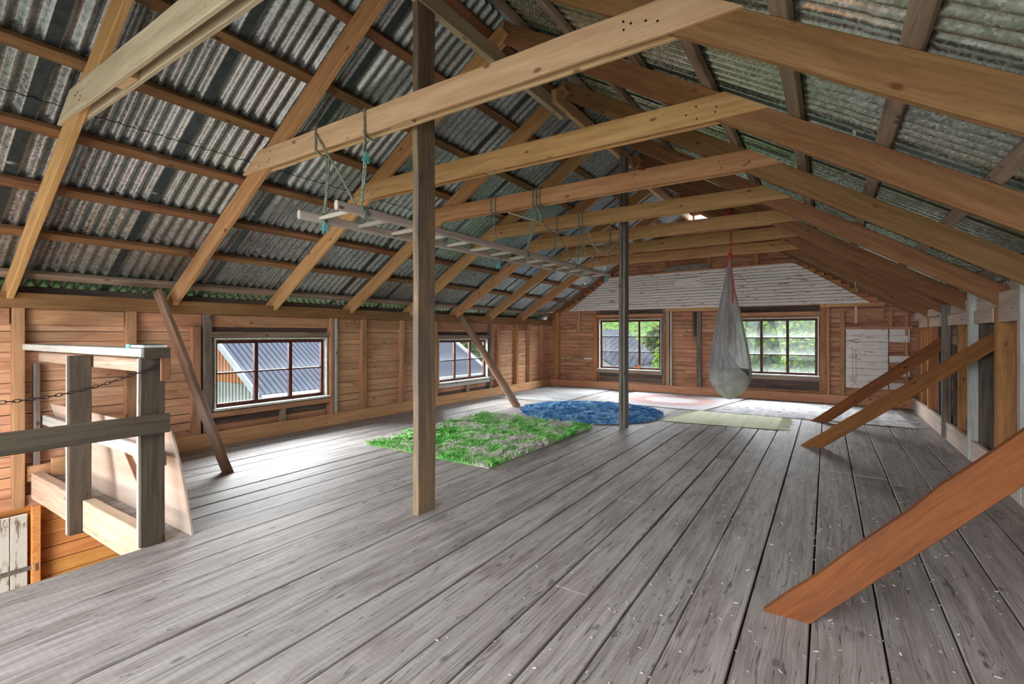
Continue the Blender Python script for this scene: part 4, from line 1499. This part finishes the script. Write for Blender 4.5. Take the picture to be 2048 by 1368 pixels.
# white string hung on the white boards, and small strings on the far collars
tagt(rope('string', [[(0.45, YF - 0.11, 1.17), (0.455, YF - 0.12, 0.7), (0.46, YF - 0.12, 0.52), (0.55, YF - 0.12, 0.40)], [(0.50, YF - 0.11, 1.17), (0.52, YF - 0.12, 0.7), (0.50, YF - 0.12, 0.5), (0.42, YF - 0.12, 0.38)],
                     [(0.45, YF - 0.115, 0.62), (0.40, YF - 0.12, 0.55), (0.47, YF - 0.12, 0.52), (0.50, YF - 0.12, 0.62)], [(0.44, YF - 0.11, 1.17), (0.53, YF - 0.12, 1.16), (0.60, YF - 0.12, 1.08)]],
          'thin white string hanging on the peeling white boards at the far right', 'cord', 0.006, cat='string'))
rope('string', [[(-1.70, 11.00, 3.19), (-1.70, 10.98, 3.05), (-1.695, 10.98, 2.72)]], 'short tan string hanging from the last collar', 'cord', 0.005, cat='string')
rope('string', [[(0.45, 10.98, 2.50), (0.44, 10.97, 2.40), (0.47, 10.97, 2.30)]], 'short tan string hanging from the last right rafter', 'cord', 0.006, cat='string')


# ---- rugs -------------------------------------------------------------------
def flat_rug(name, corners, mat, label, th=0.012, wav=0.004, nx=26, ny=26, fringe=None):
    c0, c1, c2, c3 = [Vector((*c, 0)) for c in corners]   # near-left, near-right, far-right, far-left
    cen = (c0 + c1 + c2 + c3) / 4
    T = thing(name, (cen.x, cen.y, 0), label, 'rug')
    bm = bmesh.new()
    top, bot = {}, {}
    for i in range(nx + 1):
        for j in range(ny + 1):
            p = c0.lerp(c1, i / nx).lerp(c3.lerp(c2, i / nx), j / ny)
            z = 0.006 + th + wav * mnoise.noise(Vector((p.x * 3, p.y * 3, 0.3)))
            e = Vector((mnoise.noise(Vector((p.x * 4, p.y * 4, 5))), mnoise.noise(Vector((p.x * 4, p.y * 4, 9))), 0)) * 0.02
            if not (0 < i < nx and 0 < j < ny):
                p = p + e
            top[i, j] = bm.verts.new((p.x, p.y, z))
    for i in range(nx):
        for j in range(ny):
            bm.faces.new((top[i, j], top[i + 1, j], top[i + 1, j + 1], top[i, j + 1]))
    r = bmesh.ops.extrude_face_region(bm, geom=bm.faces[:])
    for v in r['geom']:
        if isinstance(v, bmesh.types.BMVert):
            v.co.z -= th
    finish('weave', bm, mat, T, origin=(cen.x, cen.y, 0))
    if fringe:
        bm = bmesh.new()
        rs = random.Random(len(label))
        for (a, b, dr, ln) in fringe:
            a, b, dr = Vector((*a, 0)), Vector((*b, 0)), Vector((*dr, 0))
            n = int((b - a).length / 0.022)
            for k in range(n):
                p = a.lerp(b, (k + rs.random() * 0.5) / n)
                e = p + dr * ln * rs.uniform(0.6, 1.1) + Vector((rs.uniform(-.03, .03), rs.uniform(-.04, .04), 0))
                p.z = 0.014
                e.z = 0.010
                mdl = p.lerp(e, 0.5) + Vector((rs.uniform(-.01, .01), rs.uniform(-.01, .01), 0.004))
                tube_bm(bm, [p, mdl, e], 0.004, 4)
        finish('fringe', bm, mat, T, origin=(cen.x, cen.y, 0))
    return T


def shag(name, inside, bx, label, matp, matb, n, hgt, wid, outline, seed=1, lean=0.6):
    cen = ((bx[0] + bx[1]) / 2, (bx[2] + bx[3]) / 2, 0)
    T = thing(name, cen, label, 'rug')
    bm = bmesh.new()
    f = bm.faces.new([bm.verts.new((x, y, 0.012)) for x, y in outline])
    r = bmesh.ops.extrude_face_region(bm, geom=[f])
    for v in r['geom']:
        if isinstance(v, bmesh.types.BMVert):
            v.co.z -= 0.008
    finish('backing', bm, matp, T, origin=cen)
    rs = random.Random(seed)
    vs, fs = [], []
    while len(fs) < n * 2:
        x, y = rs.uniform(bx[0], bx[1]), rs.uniform(bx[2], bx[3])
        if not inside(x, y):
            continue
        clump = mnoise.noise(Vector((x * 9, y * 9, 2)))
        dirn = 6.28 * mnoise.noise(Vector((x * 4, y * 4, 7))) * 2 + rs.uniform(-1.2, 1.2)
        h = hgt * (0.75 + 0.5 * clump + rs.uniform(-0.15, 0.2))
        lx, ly = math.cos(dirn) * h * lean, math.sin(dirn) * h * lean
        w = wid * rs.uniform(0.7, 1.3)
        px_, py_ = -math.sin(dirn + rs.uniform(-1, 1)) * w / 2, math.cos(dirn + rs.uniform(-1, 1)) * w / 2
        b0 = len(vs)
        x0, y0 = x - cen[0], y - cen[1]
        vs += [(x0 - px_, y0 - py_, 0.008), (x0 + px_, y0 + py_, 0.008), (x0 + lx * .4 + px_, y0 + ly * .4 + py_, h * 0.7), (x0 + lx * .4 - px_, y0 + ly * .4 - py_, h * 0.7), (x0 + lx * 1.1, y0 + ly * 1.1, h * 0.95)]
        fs += [(b0, b0 + 1, b0 + 2, b0 + 3), (b0 + 3, b0 + 2, b0 + 4)]
    me = bpy.data.meshes.new('pile')
    me.from_pydata(vs, [], fs)
    o = link('pile', me, M[matp], T, Matrix.Translation(cen))
    o['kind'] = 'stuff'
    return T


gq = [(-5.28, 4.42), (-3.16, 4.36), (-3.14, 7.16), (-5.33, 7.26)]


def in_quad(x, y):
    for i in range(4):
        ax, ay = gq[i]
        bx_, by = gq[(i + 1) % 4]
        if (bx_ - ax) * (y - ay) - (by - ay) * (x - ax) < 0:
            return False
    return True


shag('shag_rug', in_quad, (-5.35, -3.1, 4.3, 7.3), 'bright green and pink-grey rectangular shag rug on the floorboards', 'green_pile', 'green_pile', 48000, 0.085, 0.013, gq, 3, 0.75)
bc = (-3.84, 8.63)
brx, bry = 1.36, 1.24


def in_ell(x, y):
    return ((x - bc[0]) / brx) ** 2 + ((y - bc[1]) / bry) ** 2 < 1 and not (abs(x + 2.74) < 0.06 and abs(y - 7.48) < 0.1)


shag('shag_rug', in_ell, (bc[0] - brx, bc[0] + brx, bc[1] - bry, bc[1] + bry), 'round blue shag rug lying behind the green rug', 'blue_pile', 'blue_pile', 30000, 0.062, 0.020,
     [(bc[0] + brx * math.cos(q / 48 * 6.2832), bc[1] + bry * math.sin(q / 48 * 6.2832)) for q in range(48)], 4, 0.7)
flat_rug('rug', [(-2.36, 8.42), (-0.66, 8.60), (-0.66, 9.82), (-2.10, 9.84)], 'yellow_rug', 'plain pale yellow woven rug right of the slim far post', fringe=[((-0.66, 8.60), (-0.66, 9.8), (1, 0), 0.16), ((-2.34, 8.45), (-2.10, 9.8), (-1, 0), 0.10)], nx=16, ny=12)
flat_rug('rug', [(-6.62, 9.35), (-4.90, 9.55), (-4.86, 12.45), (-6.66, 12.50)], 'rag', 'grey and white striped rag rug in the far left corner', nx=20, ny=30)
flat_rug('rug', [(-4.10, 9.98), (-2.02, 9.92), (-1.55, 12.38), (-4.15, 12.20)], 'pink_rug', 'faded pink and white patterned rug at the foot of the far wall')
flat_rug('rug', [(-1.95, 9.90), (1.18, 9.92), (1.08, 12.10), (-1.50, 12.15)], 'lace_rug', 'whitish lace-patterned rug under the far right brace', fringe=[((1.18, 9.95), (1.09, 12.0), (1, 0), 0.15)])

# ---- wood dust and flakes on the near floor -----------------------------------
bm = bmesh.new()
rs = random.Random(21)
cnt = 0
while cnt < 420:
    y = rs.uniform(1.5, 6.0)
    x = rs.gauss(0.1, 0.75)
    if not -3.0 < x < 1.3:
        continue
    if rs.random() < (y - 1.5) / 6:
        continue
    s_ = rs.uniform(0.004, 0.010)
    L = s_ * rs.uniform(1, 3.5)
    an = rs.uniform(0, 6.28)
    m = Matrix.Translation((x, y, 0.004 + s_ * 0.3)) @ Matrix.Rotation(an, 4, 'Z') @ Matrix.Rotation(rs.uniform(-.4, .4), 4, 'Y') @ Matrix.Diagonal((L, s_, s_ * 0.5, 1))
    bmesh.ops.create_icosphere(bm, subdivisions=1, radius=0.6, matrix=m)
    cnt += 1
tagt(finish('wood_dust', bm, 'lint', origin=(0, 3, 0)), 'pale wood flakes and lint scattered over the near floorboards', 'debris', kind='stuff')


# ---- outdoors ----------------------------------------------------------------
def tri_mat(name, stops, scale):
    b = NB(name)
    isl = b.n('ShaderNodeNewGeometry').outputs['Random Per Island']
    tc = b.n('ShaderNodeTexCoord').outputs['Object']
    n = b.noise(tc, scale, 3)
    f = b.math('ADD', b.math('MULTIPLY', isl, 0.5), b.math('MULTIPLY', n, 0.5))
    col = b.ramp(f, stops)
    d_ = b.n('ShaderNodeBsdfDiffuse')
    t_ = b.n('ShaderNodeBsdfTranslucent')
    b.l(col, d_.inputs[0])
    b.l(col, t_.inputs[0])
    mx = b.n('ShaderNodeMixShader')
    mx.inputs[0].default_value = 0.35
    b.l(d_.outputs[0], mx.inputs[1])
    b.l(t_.outputs[0], mx.inputs[2])
    b.l(mx.outputs[0], b.out.inputs[0])
    return b.m


M['leaf'] = tri_mat('fresh_green_leaves', [(0.25, rgb(44, 84, 24)), (0.5, rgb(112, 152, 40)), (0.75, rgb(180, 200, 70))], 1.2)
M['leaf2'] = tri_mat('mixed_tree_leaves', [(0.25, rgb(42, 66, 36)), (0.5, rgb(84, 108, 50)), (0.75, rgb(140, 142, 66))], 0.5)
M['forest'] = simple('forest_canopy', (92, 116, 56), 0.95, 0, 0.5, 1.6, 1.0)
M['bark'] = simple('tree_bark', (90, 76, 62), 0.9)
M['grass'] = simple('lawn', (70, 92, 46), 0.95, 0, 0.3, 3)
M['orange_wall'] = simple('orange_cladding', (196, 118, 60), 0.8, 0, 0.08, 6)
M['white_wall'] = simple('white_cladding', (176, 178, 170), 0.8, 0, 0.06, 6)
M['white_trim'] = simple('white_barge_board', (180, 182, 184), 0.7, 0, 0.05, 6)


def tile_mat(name, c1, c2, axis, per, wave):
    b = NB(name)
    tc = b.n('ShaderNodeTexCoord').outputs['Object']
    wv = b.n('ShaderNodeTexWave')
    wv.bands_direction = 'XYZ'[axis]
    wv.inputs['Scale'].default_value = per
    wv.inputs['Distortion'].default_value = wave
    wv.inputs['Detail Scale'].default_value = 1.5
    b.l(tc, wv.inputs['Vector'])
    col = b.ramp(wv.outputs[1], [(0.15, rgb(*c1)), (0.4, rgb(*c2))])
    b.bsdf(col, 0.6, 0, wv.outputs[1], 0.5, 0.03)
    return b.m


M['tiles'] = tile_mat('blue_grey_pantiles', (34, 36, 46), (84, 86, 104), 1, 1.7, 0.0)
M['tiles2'] = tile_mat('grey_sheet_roof', (50, 51, 58), (78, 78, 86), 0, 0.9, 0.0)


def leafy(name, c, r, n, mat, label, seed, ls=0.16, trunk=True):
    T = thing(name, (c[0], c[1], -3.2), label, 'tree', 'trees outside the windows')
    rs = random.Random(seed)
    blobs = []
    for k in range(16):
        v = Vector((rs.gauss(0, 1), rs.gauss(0, 1), rs.gauss(0, 1))).normalized() * rs.uniform(0.25, 0.75)
        blobs.append((Vector((v.x * r[0], v.y * r[1], v.z * r[2])), rs.uniform(0.35, 0.5)))
    vs, fs = [], []
    for k in range(n):
        bc_, br = blobs[rs.randrange(len(blobs))]
        v = Vector((rs.gauss(0, 1), rs.gauss(0, 1), rs.gauss(0, 1))).normalized() * (rs.uniform(0.6, 1.05))
        p = bc_ + Vector((v.x * r[0] * br, v.y * r[1] * br, v.z * r[2] * br))
        nn = (v + Vector((rs.uniform(-.7, .7), rs.uniform(-.7, .7), rs.uniform(-.3, .9)))).normalized()
        t1 = nn.orthogonal().normalized()
        t2 = nn.cross(t1)
        s_ = ls * rs.uniform(0.6, 1.3)
        an = rs.uniform(0, 6.28)
        e1 = (t1 * math.cos(an) + t2 * math.sin(an)) * s_
        e2 = (t2 * math.cos(an) - t1 * math.sin(an)) * s_ * 0.55
        b0 = len(vs)
        vs += [tuple(p - e1), tuple(p + e2), tuple(p + e1), tuple(p - e2)]
        fs.append((b0, b0 + 1, b0 + 2, b0 + 3))
    me = bpy.data.meshes.new('crown')
    me.from_pydata(vs, [], fs)
    o = link('crown', me, M[mat], T, Matrix.Translation(c))
    bm = bmesh.new()
    tube_bm(bm, [(c[0], c[1], -3.2), (c[0] + 0.1, c[1], c[2] - r[2] * 0.4), (c[0], c[1] + 0.1, c[2] + r[2] * 0.3)], 0.16, 8, taper=lambda f: 1 - 0.6 * f)
    finish('trunk', bm, 'bark', T, origin=(c[0], c[1], -3.2))
    return T


bm = bmesh.new()
box_bm(bm, -70, 50, -30, 90, -3.4, -3.2)
tagt(finish('ground', bm, 'grass'), 'lawn outside', kind='structure')
leafy('tree', (-4.1, 19.4, 0.0), (2.0, 1.9, 3.4), 26000, 'leaf', 'bright green leafy tree outside, just left of the hanging chair fabric', 1, 0.12)
leafy('tree', (-0.3, 18.8, 0.2), (2.0, 1.9, 3.4), 26000, 'leaf', 'bright yellow-green tree filling the right panes of the dusty window', 2, 0.12)
leafy('tree', (3.6, 19.8, 0.2), (2.0, 1.9, 3.6), 9000, 'leaf', 'green tree outside beyond the right edge of the dusty window', 3, 0.13)
leafy('tree', (-2.6, 25.5, 0.8), (4.6, 2.0, 4.6), 34000, 'leaf', 'leafy green tree farther back, seen through the middle panes of the dusty window', 5, 0.17)
leafy('tree', (-9.0, 44, 0.0), (6.5, 4, 4.6), 26000, 'leaf2', 'mixed green and ochre tree beyond the grey roof, right of the slim far post', 4, 0.32)
leafy('tree', (-22.5, 46, -0.8), (6.5, 4, 4.2), 24000, 'leaf2', 'ochre-green tree above the grey roof ridge, left of the slim far post', 6, 0.32)
leafy('tree', (-12.6, 21.5, -2.1), (1.5, 1.2, 1.5), 9000, 'leaf', 'low green bush at the lower left of the far left window', 7, 0.12)
leafy('tree', (-27, 32, 0.5), (4, 4, 4.6), 16000, 'leaf2', 'green tree past the end of the blue-grey tiled roof', 8, 0.3)
# wooded hillside closing the view
bm = bmesh.new()
gv = {}
for i in range(121):
    for j in range(31):
        x = -75 + 130 * i / 120
        y = 62 + 30 * j / 30
        z = -3.3 + 13.0 * (j / 30) ** 0.8 * (0.75 + 0.35 * mnoise.noise(Vector((x * 0.05, 3, 0)))) + 1.1 * abs(mnoise.noise(Vector((x * 0.6, y * 0.6, 1)))) * (1 if j else 0)
        gv[i, j] = bm.verts.new((x, y, z))
for i in range(120):
    for j in range(30):
        bm.faces.new((gv[i, j], gv[i + 1, j], gv[i + 1, j + 1], gv[i, j + 1]))
hl = finish('hillside', bm, 'forest', smooth=True, origin=(0, 62, 0))
tagt(hl, 'wooded green hillside far outside', kind='structure')

# neighbouring house seen through the left windows
HC = (-14.0, 8.9)       # eave corner nearest
NH = thing('neighbour_house', (-17, 14, -3.2), 'neighbouring house with blue-grey pantiles and orange gable outside the left windows', 'house')


def poly(name, pts, mat, par, th=(0, 0, 0.06), label=None, origin=None):
    bm = bmesh.new()
    a = [bm.verts.new(p) for p in pts]
    b = [bm.verts.new(Vector(p) - Vector(th)) for p in pts]
    n = len(pts)
    bm.faces.new(a)
    bm.faces.new(list(reversed(b)))
    for i in range(n):
        bm.faces.new((a[i], b[i], b[(i + 1) % n], a[(i + 1) % n]))
    o = finish(name, bm, mat, par, origin=origin or pts[0])
    if label:
        o['label'] = label
    return o


ye = 7.96
yfar = 19.0
poly('roof', [(-13.85, ye - 0.25, -0.24), (-13.85, yfar, -0.30), (-19.0, yfar, 3.08), (-19.0, ye - 0.25, 3.14)], 'tiles', NH, (0, 0, 0.12))
poly('barge_board', [(-13.8, ye - 0.32, -0.20), (-13.8, ye - 0.26, -0.20), (-19.0, ye - 0.26, 3.24), (-19.0, ye - 0.32, 3.24)], 'white_trim', NH, (0, 0, 0.24))
poly('barge_board', [(-13.8, yfar, -0.26), (-13.8, yfar + 0.25, -0.26), (-19.0, yfar + 0.25, 3.24), (-19.0, yfar, 3.24)], 'white_trim', NH, (0, 0, 0.24))
poly('gable_cladding', [(-14.25, ye, 0.03), (-14.25, ye, -0.03), (-23.0, ye, -0.03), (-23.0, ye, 0.4), (-19.0, ye, 3.05), (-14.4, ye, 0.06)], 'orange_wall', NH, (0, -0.1, 0))
poly('wall', [(-14.25, ye + 0.02, -3.2), (-23.0, ye + 0.02, -3.2), (-23.0, ye + 0.02, 0.0), (-14.25, ye + 0.02, 0.0)], 'white_wall', NH, (0, -0.1, 0))
poly('wall', [(-14.25, ye, -3.2), (-14.25, yfar, -3.2), (-14.25, yfar, -0.1), (-14.25, ye, -0.1)], 'white_wall', NH, (0.1, 0, 0))
bm = bmesh.new()
for k in range(30):
    x = -14.4 - k * 0.20
    zt = min(3.0, -0.02 + (-14.25 - x) * 0.655)
    box_bm(bm, x - 0.012, x + 0.012, ye - 0.02, ye, -3.2, zt)
finish('cover_strips', bm, 'bark', NH, origin=(-14.4, ye, 0))
bm = bmesh.new()
tube_bm(bm, [(-13.78, ye - 0.2, -0.33), (-13.78, yfar, -0.38)], 0.06, 8)
finish('gutter', bm, 'white_trim', NH, origin=(-13.78, ye, -0.3))
bm = bmesh.new()
box_bm(bm, -18.2, -17.0, ye - 0.05, ye + 0.02, -2.2, -0.9)
finish('house_window', bm, 'book_teal', NH, origin=(-17.6, ye, -1.5))

FH = thing('farmhouse', (-11, 28, -3.2), 'distant grey-roofed house in the lower half of the far left window', 'house')
poly('roof', [(-14.6, 32.0, 1.85), (-11.55, 32.0, 1.85), (-7.9, 27.2, 0.05), (-9.82, 26, -0.40), (-12.6, 27.5, 0.75)], 'tiles2', FH, (0, 0, 0.12))
poly('roof', [(-9.9, 25.9, -0.55), (-7.4, 26.6, 0.0), (-7.2, 26.0, -0.35), (-9.8, 25.2, -0.85)], 'tiles2', FH, (0, 0, 0.1))
poly('wall', [(-9.8, 26.2, -3.2), (-7.2, 26.8, -3.2), (-7.2, 26.8, -0.15), (-9.8, 26.2, -0.7)], 'white_wall', FH, (0, -0.1, 0))
poly('wall', [(-14.6, 31.8, -3.2), (-9.9, 26.2, -3.2), (-9.9, 26.2, -0.6), (-14.6, 31.8, 1.5)], 'white_wall', FH, (0, -0.1, 0))
